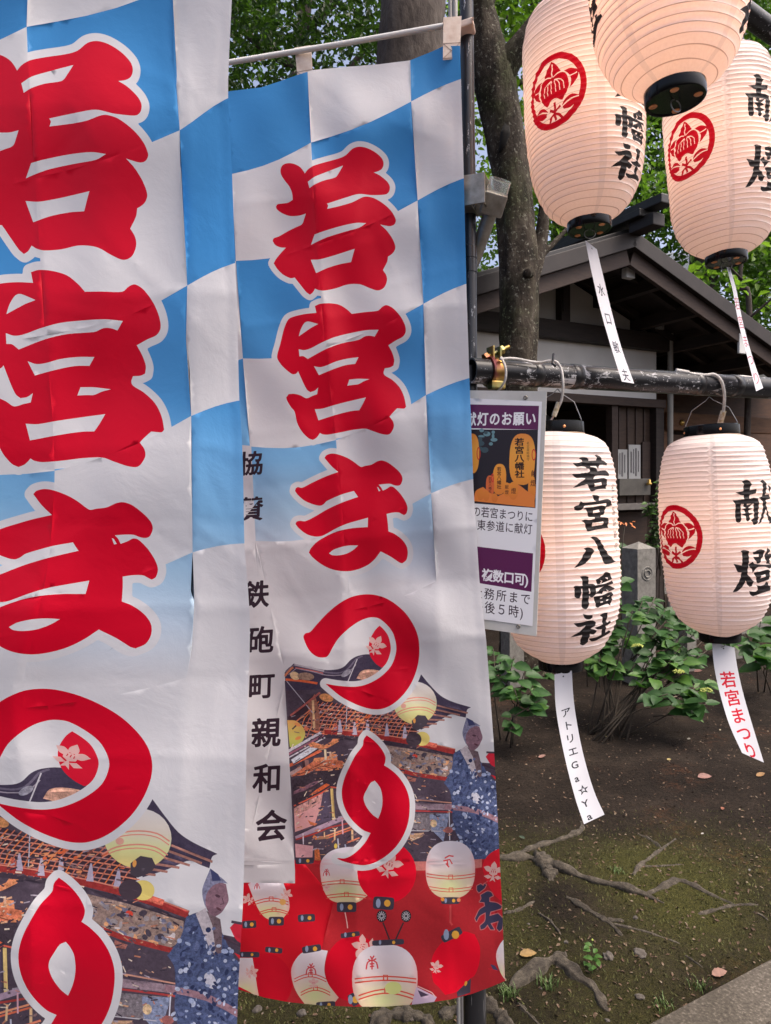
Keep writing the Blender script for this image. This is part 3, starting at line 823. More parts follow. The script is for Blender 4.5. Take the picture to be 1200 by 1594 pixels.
def hydrangea(label, base_px, spots, seed, buds=(), size=(.085, .145), name='hydrangea_bush', m=HYD, cat='bush', per=6):
    """base_px: where it leaves the ground; spots: (px, py, z) tips of its stems"""
    g = random.Random(seed)
    b = Gs(*base_px); t = thing(name, label, cat, b, 0)
    lf = MB(); ly = MB()
    for i, (x, y, z) in enumerate(spots):
        tip = P(x, y, z); r0 = b + Vector((g.uniform(-.12, .12), g.uniform(-.1, .1), 0))
        mid = r0.lerp(tip, .55) + Vector((g.uniform(-.05, .05), g.uniform(-.05, .05), .05))
        if i % 3 == 0: world_mesh_under(MB().tube([r0, r0.lerp(mid, .5), mid, tip], [.006, .005, .004, .0025], 6).build('stem', STEM, smooth=True), t)
        else: world_mesh_under(MB().tube([mid, tip], [.004, .0025], 6).build('stem', STEM, smooth=True), t)
        ax = (tip - mid).normalized()
        for k in range(per):
            az = g.uniform(0, 6.28) + k * 2.4
            out = Vector((math.cos(az), math.sin(az) * .9 - .25, g.uniform(.05, .45))).normalized()
            at = tip - ax * (.02 + .035 * (k // 2))
            l = g.uniform(*size) * (1 - .06 * (k % 2)) * g.choice((.62, .85, 1, 1, 1.1))
            nrm = (Vector((0, -.55, 1)) + Vector((g.uniform(-.5, .5), g.uniform(-.3, .3), 0)))
            big_leaf(ly if g.random() < .18 else lf, at + out * .015, out, nrm, l, l * g.uniform(.56, .68), g.uniform(.10, .45), g)
    world_mesh_under(lf.build('foliage', m, smooth=True, fix=False), t)
    if ly.v: world_mesh_under(ly.build('foliage', HYD2, smooth=True, fix=False), t)
    for x, y, z in buds:
        mb = MB(); c = P(x, y, z)
        for k in range(46):
            a = g.uniform(0, 6.28); r = .034 * math.sqrt(g.random()); p = c + Vector((r * math.cos(a), r * math.sin(a) * .8, .016 * (1 - (r / .036) ** 2) + g.uniform(-.003, .003)))
            M2 = Matrix.Translation(p); q = g.uniform(.0035, .006)
            mb.lathe([(0, -q), (q * .8, -q * .6), (q, 0), (q * .8, q * .6), (0, q)], 6, M2)
        world_mesh_under(mb.build('flower_bud', FBUD, smooth=True), t)
    return t
def spots(n, x0, x1, y0, y1, z0, z1, seed, keep=None):
    g = random.Random(seed); o = []
    while len(o) < n:
        x, y = g.uniform(x0, x1), g.uniform(y0, y1)
        if keep is None or keep(x, y): o.append((x, y, z0 + (z1 - z0) * (1 - (y - y0) / (y1 - y0)) * g.uniform(.7, 1.1)))
    return o
hydrangea('large hydrangea bush with yellow green buds in front of the crested stone post', (945, 1150), spots(52, 895, 1105, 940, 1110, 4.15, 4.9, 4, lambda x, y: not (984 < x < 1024 and y < 985) and y < 1035 + abs(x - 930) * .28 and y > 930 + (abs(x - 985) - 40) * .5) + [(1020, 930, 4.9), (1045, 950, 4.9), (1065, 1095, 4.2), (1085, 1110, 4.2), (1040, 1080, 4.2), (985, 950, 4.3), (1000, 935, 4.4), (965, 905, 4.9), (1100, 1096, 4.2)], 5,
          buds=((992, 1007, 4.25), (1056, 1047, 4.2), (1099, 1076, 4.15)))
hydrangea('smaller hydrangea with rounded leaves just below the notice', (800, 1160), [(778, 1030, 4.3), (800, 1022, 4.25), (772, 1050, 4.2), (815, 1048, 4.2), (800, 1070, 4.1), (832, 1072, 4.1), (785, 1075, 4.2), (840, 1090, 4.1), (826, 1105, 4.05), (800, 1110, 4.1), (768, 1010, 4.5), (850, 1040, 4.5)], 8, size=(.085, .13))
hydrangea('leafy plant at the right edge behind the red lettered strip', (1185, 1080), [(1160, 985, 5.0), (1185, 960, 5.2), (1178, 1005, 4.9), (1200, 1020, 4.9), (1165, 1020, 4.8), (1215, 980, 5.2), (1190, 1040, 4.8), (1150, 950, 5.6)], 12, size=(.11, .18))
hydrangea('low leafy plant in shade behind the fence posts', (1050, 1060), [(1040, 965, 6.3), (1060, 950, 6.4), (1095, 985, 6.4), (1120, 970, 6.5), (1140, 1000, 6.3), (940, 930, 6.3), (960, 880, 6.6), (970, 860, 6.7), (958, 850, 6.8)], 14, size=(.12, .2))
hydrangea('dark glossy little shrub beside the drainpipe', (1015, 960), spots(34, 996, 1032, 745, 850, 7.3, 7.6, 15, lambda x, y: x > 1010 - (y - 745) * .1 if y < 800 else x > 1012), 16, size=(.05, .09), name='shrub', m=LF_D, cat='shrub', per=7)
fl = thing('orange_flower', 'small orange flower spray against the plank wall above the stone post', 'flower', Gs(968, 1000))
mb = MB(); g = random.Random(4)
for k in range(9): big_leaf(mb, P(962 + g.uniform(0, 24), 815 + g.uniform(-3, 5), 6.6), Vector((g.uniform(-1, 1), -.3, g.uniform(-.2, .3))), Vector((0, -.4, 1)), .045, .018, .3, g)
world_mesh_under(mb.build('blossom', noisy('orange petal', [(.3, (.45,.12,.03)), (.7, (.6,.2,.05))], 30, .5, bs=0), fix=False), fl)
bp = Gs(968, 1000); world_mesh_under(MB().tube([bp, P(965, 880, 6.6), P(972, 818, 6.6)], .005, 6).build('stem', STEM, smooth=True), fl)

# ------------------------------------------------------------------ roots, stones, fallen leaves
ROOT = noisy('dusty root bark', [(.30, (.022,.017,.012)), (.48, (.048,.039,.028)), (.60, (.084,.070,.051)), (.74, (.14,.118,.088))], 38, .95, bs=1.0, bd=.012, detail=10, nr=.72)
c24 = lambda p: crop(p, 2.4, 700, 1250)
def root(label, pts, r0, r1, seed, name='tree_root', cat='root', lift=-.12, branches=()):
    def mk(q, a, b, sd):
        q = smooth(c24(q), False, 170, 5)
        w = []; rr = []
        n = len(q)
        for i, (x, y) in enumerate(q):
            u = i / (n - 1); rp = a + (b - a) * u
            p = Gs(x, y); rad = rp / 2.4 * p.y / F
            rad *= 1.05 * (1 + .26 * math.sin(u * 17 + sd) + .20 * math.sin(u * 41 + sd * 2))
            end = min(1, min(u, 1 - u) * 6 + .15)
            p.z += rad * (lift * end - .35 * (1 - end)); w.append(p); rr.append(rad * (.45 + .55 * end))
        return trunk_mesh(w, rr, sd, 20, .34, 3)
    if not branches:
        return tag(mk(pts, r0, r1, seed).build(name, ROOT, smooth=True), label, cat, 'exposed tree roots on the ground')
    t = thing(name, label, cat, Gs(*c24(pts[:1])[0]), 0, 'exposed tree roots on the ground')
    world_mesh_under(mk(pts, r0, r1, seed).build('main_root', ROOT, smooth=True), t)
    for i, (q, a, b) in enumerate(branches): world_mesh_under(mk(q, a, b, seed + i + 1).build('side_root', ROOT, smooth=True), t)
    return t
root('longest thick root with a swollen knot, reaching right from the banner edge', [(150,205),(230,212),(300,208),(350,232),(400,240),(470,268),(540,293),(620,310),(690,330),(740,348),(800,374)], 24, 13, 1, branches=(([(330,190),(345,225),(368,265),(375,285)], 30, 22), ([(735,340),(800,312),(850,290),(900,305),(980,345),(1060,378)], 15, 6)))
root('smooth root arching up to the foot of the katakana strip', [(215,200),(270,185),(330,165),(400,143),(460,122),(495,100),(492,68)], 12, 10, 2)
root('branching twig-like root lying alone on the bare soil', [(685,270),(705,240),(740,212),(790,175),(845,133)], 11, 5, 3, branches=(([(792,172),(745,135),(700,115)], 7, 3), ([(715,238),(790,236),(865,229)], 6, 3)))
root('pale forked root in the middle of the moss', [(438,350),(500,388),(560,425),(600,450),(645,495)], 11, 7, 4, branches=(([(585,437),(640,440),(650,442)], 10, 5), ([(600,450),(720,478),(800,505),(860,525)], 6, 3)))
root('thin straight root end near the kerb side of the moss', [(915,422),(1000,397),(1070,382),(1152,380)], 7, 5, 5)
root('gnarled lumpy root curling over the moss by the banner pole', [(228,690),(285,645),(345,605),(395,588),(440,612),(485,652),(530,682),(558,722),(578,765),(598,776)], 30, 12, 6, branches=(([(395,590),(410,570),(440,575)], 20, 12),))
root('short root stub beside the lower banner corner', [(200,412),(250,402),(285,385),(318,366)], 8, 5, 7)
root('small half-buried root right of the banner corner', [(332,412),(372,440),(398,470),(415,492)], 9, 6, 8)
root('thick root running from the foot of the banner pole', [(128,725),(160,765),(200,806),(250,850)], 24, 18, 9)
root('thin root line at the bottom edge near the pole', [(255,745),(300,795),(345,840)], 9, 7, 10)
root('knobbly root under the hem of the rear banner', [(-300,840),(-240,800),(-180,790),(-110,800),(-60,830)], 26, 16, 11)
root('short knobbly root end under the middle of the hem', [(-40,800),(20,770),(70,790),(110,830)], 20, 12, 12)
root('thin far root on the soil close to the right edge', [(1135,408),(1165,420),(1190,440)], 6, 4, 13)
root('thin root thread above the mossy hump', [(880,570),(910,590),(945,615)], 5, 3, 14)
STN = noisy('grey field stone', [(.3, (.035,.028,.022)), (.5, (.075,.064,.053)), (.72, (.145,.13,.112))], 45, .95, bs=.9, bd=.008, detail=9)
def stone(label, px, py, w, h, seed):
    bm = bmesh.new(); bmesh.ops.create_icosphere(bm, subdivisions=3, radius=1.0); g = np.random.default_rng(seed)
    off = g.random() * 20; p = Gs(px, py); sx = w * .72 / F * p.y; 
    for v in bm.verts:
        c = v.co.copy(); k = .78 + .5 * (float(vnoise(c.x * 1.6 + off, c.y * 1.6 + c.z * 1.3 + off, 1, seed)) - .5) + .35 * (float(vnoise(c.x * 4 + off, c.y * 4 + c.z * 3 + off, 1, seed + 7)) - .5)
        v.co = Vector((c.x * sx * k, c.y * sx * .8 * k, c.z * sx * h * k))
    me = bpy.data.meshes.new('stone'); bm.to_mesh(me); bm.free(); me.materials.append(STN); me.polygons.foreach_set('use_smooth', [True] * len(me.polygons))
    o = bpy.data.objects.new('stone', me); COL.objects.link(o); o.location = p + Vector((0, 0, sx * h * .05)); o.rotation_euler.z = seed
    return tag(o, label, 'stone', 'stones lying in soil and moss')
for i, (lb, x, y, w, h) in enumerate((('small angular stone on the moss above the low root', *c24([(693,428)])[0], 8, .6), ('flat mossy stone in the middle of the mossy hump', *c24([(715,562)])[0], 21, .35), ('flat grey stone close to the bottom edge and kerb', *c24([(710,725)])[0], 13, .4), ('rounded lump of stone beside the weed sprig', *c24([(590,575)])[0], 16, .6), ('small stone next to the lumpy root', *c24([(340,692)])[0], 5, .5), ('small pale stone on bare soil by the banner edge', *c24([(295,452)])[0], 5, .5), ('stone half under the hem of the rear banner', 470, 1578, 16, .6), ('second stone half under the hem, nearer the pole', 640, 1584, 14, .6), ('stone beside the pole foot under the hem', 690, 1578, 12, .6), ('stone under the hem next to the nearest banner', 400, 1572, 14, .6), ('tiny stone right of the small half-buried root', *c24([(435,520)])[0], 7, .5), ('stone near the bottom edge left of the kerb', *c24([(590,812)])[0], 8, .5))):
    stone(lb, x, y, w, h, i + 1)
def fallen(label, px, py, ln, col, seed, rot):
    g = random.Random(seed); p = Gs(px, py, .008); l = ln * .85 / F * p.y
    mb = MB(); big_leaf(mb, p, Vector((math.cos(rot), math.sin(rot), .15)), Vector((g.uniform(-.3, .3), -.5, 1)), l, l * .45, -.1 + .3 * g.random(), g)
    m = noisy('dry leaf', [(.3, tuple(.22 * c + .012 for c in col)), (.7, tuple(.40 * c + .02 for c in col))], 60, .7, bs=.2, bd=.002)
    o = mb.build('fallen_leaf', m, smooth=True, fix=False)
    return tag(o, label, 'leaf', 'fallen leaves on the ground')
for i, (lb, x, y, l, c, r_) in enumerate((('largest pinkish dry leaf lying beside the kerb', 1108, 1521, 34, C(196,140,116), .25), ('long yellow fallen leaf near the lower banner corner', 809, 1490, 34, C(206,160,70), .15), ('pale yellow leaf on soil under the hydrangea', 939, 1148, 9, C(196,180,120), -.6), ('whitish leaf on soil below the last flower bud', 1070, 1153, 9, C(200,190,170), .5), ('pink curled leaf on soil left of the katakana strip', 838, 1181, 15, C(196,140,120), .2), ('little yellow leaf in the middle of the bare soil', 1038, 1185, 10, C(206,180,90), .3), ('long pinkish leaf in front of the red lettered strip', 1086, 1212, 28, C(196,136,120), .1), ('yellow orange leaf close to the right edge', 1177, 1210, 19, C(206,150,70), .2), ('orange brown crumpled leaf on the bare soil', 1124, 1263, 14, C(180,96,50), 1.0), ('red brown leaf beside the plain stone post', 1080, 1047, 17, C(140,70,50), .1), ('small white speck of leaf above the twig-like root', 1091, 1301, 7, C(206,200,186), .3), ('tiny pale leaf beyond the katakana strip', 1120, 1139, 7, C(200,186,150), .8), ('pale leaf under the hydrangea by the stone post', 1046, 1088, 14, C(170,140,110), .1), ('small green leaf dropped by the arching root', 817, 1308, 13, C(70,100,60), 2.4), ('grey leaf fragment right of the bare soil', 1166, 1359, 9, C(150,144,136), .9), ('brown curled leaf next to the weed sprig', 934, 1511, 11, C(120,66,46), 1.2))):
    fallen(lb, x, y, l, c, i, r_)
# ground litter: nobody could count it
g = np.random.default_rng(5)
n = 8600
yy = 1.75 + 4.6 * g.random(n) ** 1.3; xx = g.uniform(-1.3, 1.0, n) * yy * .62 + .12 * yy
pos = np.stack([xx, yy, ground_h(xx, yy) + .003], 1)
keep = (pos @ np.array((kn.x, kn.y, 0)) - k0.dot(kn)) < -.02
pos = pos[keep]
V, Fc = leaves_np(pos, .014, g, 1.6, .5, .05)
LIT = noisy('soil litter', [(.30, (.030,.020,.014)), (.45, (.075,.040,.022)), (.56, (.11,.075,.045)), (.66, (.20,.165,.12))], 90, .9, bs=0)
o = mesh_np('ground_litter', V, Fc, LIT); o['kind'] = 'stuff'; o['label'] = 'dry crumbs and needles littering the soil'
# moss and grass blades
n = 44000
yy = 1.72 + 1.6 * g.random(n) ** .9; xx = g.uniform(-1.4, .95, n) * yy * .6 + .1 * yy
m_ = moss_at(xx, yy); keep = (g.random(n) < m_ * 1.5) & ((np.stack([xx, yy], 1) @ np.array((kn.x, kn.y)) - k0.dot(kn)) < -.03)
xx, yy = xx[keep], yy[keep]; n = len(xx)
p0 = np.stack([xx, yy, ground_h(xx, yy) - .002], 1); a = g.uniform(0, 6.28, n); hgt = g.uniform(.005, .014, n)
sd = np.stack([np.cos(a), np.sin(a), 0 * a], 1) * .0022; tipd = np.stack([g.normal(0, .005, n), g.normal(0, .005, n), hgt], 1)
V = np.stack([p0 - sd, p0 + sd, p0 + tipd], 1).reshape(-1, 3); Fc = np.arange(len(V)).reshape(-1, 3)
MOS = noisy('moss blade', [(.3, (.040,.042,.012)), (.55, (.085,.090,.024)), (.75, (.15,.14,.045))], 14, .9, bs=0)
o = mesh_np('moss', V, Fc, MOS); o['kind'] = 'stuff'; o['label'] = 'short yellow green moss over the hump of ground'
def tuft(label, px, py, n, h, seed, col=MOS):
    r = random.Random(seed); mb = MB(); b = Gs(px, py)
    for k in range(n):
        p = b + Vector((max(-.03, min(.03, r.gauss(0, .014))), max(-.03, min(.03, r.gauss(0, .014))), -.004)); a = r.uniform(0, 6.28); d = Vector((math.cos(a), math.sin(a), 0)); hh = h * r.uniform(.3, .75); s = Vector((-d.y, d.x, 0)) * .0016
        q = [p, p + d * hh * .2 + Vector((0, 0, hh * .6)), p + d * hh * .55 + Vector((0, 0, hh * .9))]
        mb.add([q[0] - s, q[0] + s, q[1] + s * .8, q[1] - s * .8, q[2]], [(0, 1, 2, 3), (3, 2, 4)])
    return tag(mb.build('grass_tuft', col, fix=False), label, 'grass tuft', 'grass tufts in the moss')
GRS = noisy('grass blade', [(.3, (.05,.09,.02)), (.7, (.10,.16,.04))], 20, .6, bs=0)
tuft('grass tuft at the foot of the lumpy root', 852, 1535, 60, .055, 1, GRS); tuft('sparse grass tuft near the big dry leaf', 1088, 1537, 40, .045, 2, GRS); tuft('grass tuft by the foot of the banner pole', 790, 1548, 80, .05, 3, GRS); tuft('small grass tuft by the twig-like root', 960, 1358, 40, .035, 4, GRS); tuft('grass tuft against the kerb', 1030, 1565, 40, .04, 5, GRS)
wd = thing('weed_sprig', 'small green weed sprig with yellow bud standing in the moss', 'weed', Gs(922, 1515))
mb = MB(); r = random.Random(3); b = Gs(922, 1515)
for k in range(16):
    p = b + Vector((r.gauss(0, .012), r.gauss(0, .01), .01 + .075 * k / 16)); a = r.uniform(0, 6.28)
    big_leaf(mb, p, Vector((math.cos(a), math.sin(a), .4)), Vector((0, -.3, 1)), .026, .014, .3, r)
world_mesh_under(mb.build('leaves', HYD2, smooth=True, fix=False), wd)
world_mesh_under(MB().tube([b, b + Vector((.003, 0, .05)), b + Vector((0, 0, .105))], .0012, 5).build('stem', GRS), wd)
world_mesh_under(MB().lathe([(0, -.004), (.004, 0), (0, .005)], 8, Matrix.Translation(b + Vector((0, 0, .107)))).build('bud', FBUD), wd)
# ------------------------------------------------------------------ the two festival banners
def K(r, g, b): return tuple(np.minimum(lin((r, g, b)) * 1.25, 0.86))
PW = K(208, 206, 206); PRED = K(198, 2, 36); INK = K(52, 38, 48)
def lerpstops(stops):
    ys = [s[0] for s in stops]; cs = np.array([s[1] for s in stops])
    return lambda x, y: np.stack([np.interp(y, ys, cs[:, i]) for i in range(3)], -1)
blue = lerpstops([(100, K(62, 134, 190)), (430, K(62, 134, 192)), (600, K(78, 146, 200)), (720, K(122, 174, 212)), (790, K(160, 192, 214)), (845, K(182, 198, 212)), (908, PW)])

A_GLYPH = {}
c5 = lambda p, ox, oy: crop(p, 5.0, ox, oy)
# 若
A_GLYPH['wa'] = [smooth(c5(p, 410, 210)) for p in (
 [(740,92),(800,100),(870,135),(920,180),(935,220),(925,260),(895,282),(858,292),(905,315),(960,360),(983,400),(978,440),(955,462),(900,468),(830,468),(740,460),(640,488),(494,535),(503,550),(496,576),(600,552),(690,525),(760,490),(800,480),(860,492),(940,540),(1000,600),(1030,660),(1020,695),(990,710),(950,706),(910,698),(960,745),(1005,810),(1027,870),(1015,910),(985,938),(970,946),(962,990),(930,1052),(955,1090),(962,1130),(945,1180),(915,1205),(880,1210),(820,1190),(760,1165),(700,1160),(640,1168),(560,1195),(470,1212),(430,1208),(402,1196),(385,1225),(362,1244),(335,1225),(290,1170),(243,1110),(210,1115),(150,1085),(105,1040),(80,1000),(95,970),(135,920),(175,878),(130,875),(90,855),(72,825),(80,805),(120,790),(190,750),(250,720),(300,695),(318,650),(330,612),(280,628),(210,632),(150,612),(105,580),(97,558),(110,540),(140,535),(190,528),(228,505),(222,450),(200,400),(165,355),(138,310),(133,270),(150,235),(190,220),(240,226),(285,250),(310,280),(322,300),(345,270),(390,240),(470,215),(580,185),(640,158),(690,110)],
 [(345,365),(400,325),(500,285),(620,238),(590,290),(560,330),(470,355),(400,385),(358,414)],
 [(398,775),(460,752),(600,710),(720,685),(800,686),(745,722),(640,752),(500,795),(420,830),(370,856)],
 [(368,972),(440,968),(560,935),(710,886),(695,940),(682,990),(600,1005),(500,1035),(410,1076)])]
A_GLYPH['miya'] = [smooth(c5(p, 410, 460)) for p in (
 [(400,82),(440,65),(510,60),(590,72),(650,108),(688,143),(780,130),(890,118),(925,88),(960,75),(1010,100),(1065,160),(1100,225),(1108,280),(1085,320),(1030,350),(972,388),(1000,440),(1018,500),(1012,545),(985,560),(945,566),(935,598),(945,622),(1000,655),(1060,715),(1095,790),(1110,865),(1095,880),(1040,878),(1000,920),(982,944),(1008,980),(1015,1020),(995,1065),(970,1083),(920,1078),(850,1055),(795,1037),(700,1045),(600,1065),(500,1083),(460,1080),(440,1070),(415,1105),(385,1124),(350,1110),(300,1060),(262,990),(243,905),(215,870),(185,820),(177,795),(195,768),(240,765),(290,778),(335,800),(380,782),(418,768),(426,716),(400,740),(365,752),(340,735),(310,680),(270,590),(255,608),(225,612),(180,580),(135,535),(108,490),(110,450),(130,380),(160,260),(195,185),(250,160),(330,143),(412,135)],
 [(275,318),(290,265),(318,215),(345,202),(385,210),(426,222),(370,252)],
 [(275,418),(320,425),(370,410),(450,368),(560,322),(700,288),(800,270),(896,266),(880,295),(866,320),(830,313),(790,318),(740,345),(600,375),(480,420),(345,494),(310,472),(280,474)],
 [(393,550),(440,558),(490,545),(560,515),(650,492),(740,480),(725,510),(714,532),(640,542),(540,575),(432,620)],
 [(668,655),(740,648),(826,651),(780,668),(740,690),(700,695),(653,702)],
 [(400,885),(460,880),(560,850),(700,815),(798,793),(770,850),(746,893),(680,900),(560,930),(428,972)])]
c54 = lambda p: crop(p, 1200/220, 440, 690)
A_GLYPH['ma'] = [smooth(c54(p)) for p in (
 [(355,125),(370,103),(410,88),(460,92),(540,120),(600,155),(662,200),(700,192),(752,182),(800,155),(840,146),(890,162),(950,205),(1000,255),(1017,300),(1005,345),(985,360),(950,358),(915,345),(870,345),(815,352),(835,375),(850,403),(885,385),(915,367),(945,375),(1000,430),(1045,500),(1060,550),(1050,595),(1030,610),(1005,598),(985,588),(940,588),(882,600),(890,660),(898,748),(950,770),(1010,815),(1050,870),(1062,930),(1050,990),(1015,1020),(990,1012),(920,965),(832,918),(780,985),(720,1035),(640,1070),(560,1086),(470,1082),(390,1060),(310,1015),(250,965),(222,928),(240,890),(290,838),(350,800),(420,765),(500,738),(600,720),(722,712),(724,632),(640,655),(540,685),(450,725),(370,770),(330,788),(270,792),(200,770),(135,720),(108,685),(120,665),(150,658),(190,662),(260,630),(380,560),(500,505),(640,455),(604,405),(500,435),(375,490),(350,515),(320,530),(270,522),(190,490),(130,440),(104,405),(110,382),(130,372),(165,378),(250,335),(370,280),(470,244),(410,190)],
 [(393,935),(430,905),(500,880),(570,868),(640,868),(600,905),(540,938),(470,952),(420,950)],
 [(800,370),(812,376),(830,404),(816,408)])]
c52 = lambda p: crop(p, 1200/230, 450, 900)
A_GLYPH['tsu'] = [smooth(c52(p)) for p in (
 [(116,480),(130,450),(170,437),(230,370),(310,285),(400,210),(500,155),(600,133),(690,135),(780,160),(870,215),(950,290),(1015,390),(1048,480),(1058,580),(1050,680),(1020,790),(970,890),(900,975),(830,1030),(760,1060),(690,1065),(620,1052),(520,1015),(420,960),(350,905),(295,857),(390,873),(500,882),(580,876),(660,850),(750,795),(830,710),(868,600),(865,520),(840,440),(790,375),(730,328),(680,318),(630,325),(560,355),(480,412),(400,490),(350,570),(320,625),(295,642),(240,642),(190,615),(150,565)],)]
c638 = lambda p: crop(p, 1148/180, 500, 1120)
A_GLYPH['ri'] = [smooth(c638(p)) for p in (
 [(450,157),(500,190),(560,245),(610,310),(637,370),(635,420),(622,455),(680,490),(760,560),(830,660),(870,770),(878,880),(865,1010),(825,1130),(760,1240),(680,1325),(590,1390),(500,1432),(410,1447),(320,1435),(230,1412),(155,1382),(175,1376),(230,1380),(300,1350),(380,1285),(440,1215),(490,1127),(420,1100),(340,1035),(270,950),(220,840),(203,720),(225,600),(280,470),(340,355),(410,262),(420,200)],
 [(530,607),(560,640),(590,690),(606,770),(605,850),(590,920),(565,985),(510,945),(450,870),(422,800),(425,750),(455,690),(490,630)])]

# boundary of the cloth (photo pixels of the rear banner are the art's own coordinates)
A_EDGE = np.array([(326,152),(357,142),(407,136),(440,125),(462,117),(487,109),(540,104),(590,100),(638,94),(673,80),(690,72),(716,71),
 (719,180),(722,280),(726,450),(731,600),(737,760),(746,900),(757,1000),(768,1150),(776,1300),(781,1400),(786,1527),
 (762,1537),(735,1547),(700,1556),(650,1563),(600,1567),(550,1567),(500,1565),(450,1560),(412,1553),(374,1541),(345,1528),(334,1300),(330,900),(328,500)], float)
ART = Art(A_EDGE)
# --- check pattern
LL_ = [(340,285),(360,271),(367,406),(378,558),(389,695),(397,842),(404,960)]
Rw = {'a': [(322,140),(322,290),(326,425),(332,575),(338,712),(343,860),(346,980)],
      'b': [(352,140),(360,271),(367,406),(378,558),(389,695),(397,842),(404,960)],
      'c': [(478,95),(484,222),(493,380),(506,540),(523,685),(535,826),(546,950)],
      'd': [(638,70),(640,158),(650,312),(659,473),(663,615),(671,768),(679,905)],
      'e': [(730,30),(732,118),(734,273),(740,437),(744,585),(750,743),(760,880)]}
colsq = ['a', 'b', 'c', 'd', 'e']
def edge_curve(p, q, bow):
    t = np.linspace(0, 1, 6)[:, None]; p = np.array(p, float); q = np.array(q, float)
    c = p + (q - p) * t; c[:, 1] += bow * np.sin(np.pi * t[:, 0]); return c
for ci in range(4):
    A, B = Rw[colsq[ci]], Rw[colsq[ci + 1]]
    bow = (0, 7, 6, -3)[ci]
    for ri in range(6):
        first_blue = (False, True, False, True)[ci]
        if (ri % 2 == 0) == first_blue:
            top = edge_curve(A[ri], B[ri], bow * (ri > 0)); bot = edge_curve(A[ri + 1], B[ri + 1], bow)
            ART.add(np.concatenate([top, bot[::-1]]), blue)
# --- printed photograph at the foot of the banner
rng = np.random.default_rng(7)
DK = K(76, 65, 76); BR = K(120, 78, 62); SAL = K(205, 120, 92); ORG = K(212, 100, 62); RAIL = K(150, 52, 50); BEI = K(206, 170, 128)
PUR = K(150, 122, 138); PINK = K(208, 152, 150); SKYW = K(208, 204, 200)
c67 = lambda p: crop(p, 1200/180, 440, 1030)
c706 = lambda p: crop(p, 1200/170, 620, 1060)
c706b = lambda p: crop(p, 1200/170, 620, 1200)
c886 = lambda p: crop(p, 1063/120, 440, 1180)
c545 = lambda p: crop(p, 1200/220, 370, 1330)
c521 = lambda p: crop(p, 1200/230, 570, 1330)
ART.add(np.array([(330,1290),(392,1290),(443,1060),(640,1040),(640,1150),(708,1169),(720,1185),(792,1190),(800,1345),(330,1345)]), DK, .45)
# roof of the float
roofp = smooth(np.array([(443,1047),(457,1033),(504,1042.7),(524,1042),(535,1038),(546,1027),(557,1021),(574,1018.5),(592,1024),(606,1036),(640,1050),(654,1048),(668,1065),(686,1083),(705,1092.6),(733,1101),(727,1105),(725,1117),(715,1115),(702,1112),(690,1118),(680,1124),(668,1130),(655,1136),(645,1120),(560,1075),(445,1075)]))
ART.add(roofp, K(66, 58, 76), .4)
for pts, w, cl in (([(30,105),(115,40),(300,75),(440,108),(560,118),(650,95),(720,25),(760,-25),(830,-60)], 16, K(104,96,112)), ([(60,135),(140,70),(320,105),(450,140),(600,140),(690,105),(760,30)], 9, K(150,140,150)),
                   ([(120,30),(250,58),(430,98)], 15, K(176,168,172)), ([(130,62),(300,92),(420,120)], 10, K(196,106,96)), ([(30,185),(200,200),(360,225)], 24, ORG), ([(20,150),(90,70),(110,60)], 22, K(196,120,86))):
    ART.add(smooth(stroke(c67(pts), w/6.67), n=2), cl, .3)
ART.add(ell(459,1052,8,6,30), K(222,184,142), .5); ART.add(ell(476,1053,13,6,5), K(150,122,104), .9); ART.add(ell(539,1048,9,4,-35), K(150,146,156), .8)
ART.add(smooth(np.array([(555,1056),(562,1045),(574,1042),(590,1044),(600,1050),(596,1056),(575,1060)])), K(196,150,128), .9)
ART.add(stroke([(556,1026),(541,1062)], 1.4), K(190,186,190))
# rafters right of the roof
for a, b in (((680,1098),(728,1110)), ((676,1104),(716,1113)), ((672,1112),(703,1117)), ((666,1120),(692,1121)), ((660,1126),(680,1127)), ((655,1132),(668,1132))):
    ART.add(stroke([a, b], 2.6), K(158,112,100), .5)
# lattice under the eaves
ART.add(np.array([(448,1116),(490,1080),(505,1090),(545,1103),(600,1112),(640,1115),(650,1140),(620,1150),(560,1140),(508,1140),(480,1142),(452,1130)]), K(62,46,54), .3)
for i in range(9):
    y0 = 1097 + i * 5.6
    ART.add(smooth(stroke([(496 - i*4, y0), (540, y0 + 5), (600, y0 + 10), (652, y0 + 14)], 1.5), n=2), K(206,128,104) if i % 2 else K(170,126,124), .5)
for i in range(24):
    x0 = 486 + i * 7.2
    ART.add(stroke([(x0 + 10, 1092 + i*.6), (x0 - 12, 1118 + i*.6), (x0 - 22, 1146 + i*.3)], 1.3), K(190,110,88) if i % 3 else K(214,116,66), .5)
for i in range(22):
    x = 540 + rng.random() * 100; y = 1112 + rng.random() * 28
    ART.add(ell(x, y, 2 + 3 * rng.random(), 1.5, -20), (ORG, K(226,140,96), K(120,70,64))[i % 3])
ART.add(np.array([(478,1098),(490,1080),(498,1112),(497,1136),(488,1136)]), K(140,92,76), .9)
ART.add(stroke([(487,1090),(489,1136)], 3.5), BEI, .5)
ART.add(stroke([(446,1060),(487,1110)], 1.2), K(170,166,176)); ART.add(stroke([(540,1098),(538.5,1136)], 1.2), K(188,186,196))
ART.add(ell(508,1086,11,6,15), K(190,130,84), .8)
ART.add(stroke([(452,1114),(478,1094),(498,1078)], 3), K(158,86,80), .6); ART.add(stroke([(460,1124),(484,1104)], 2), SAL)
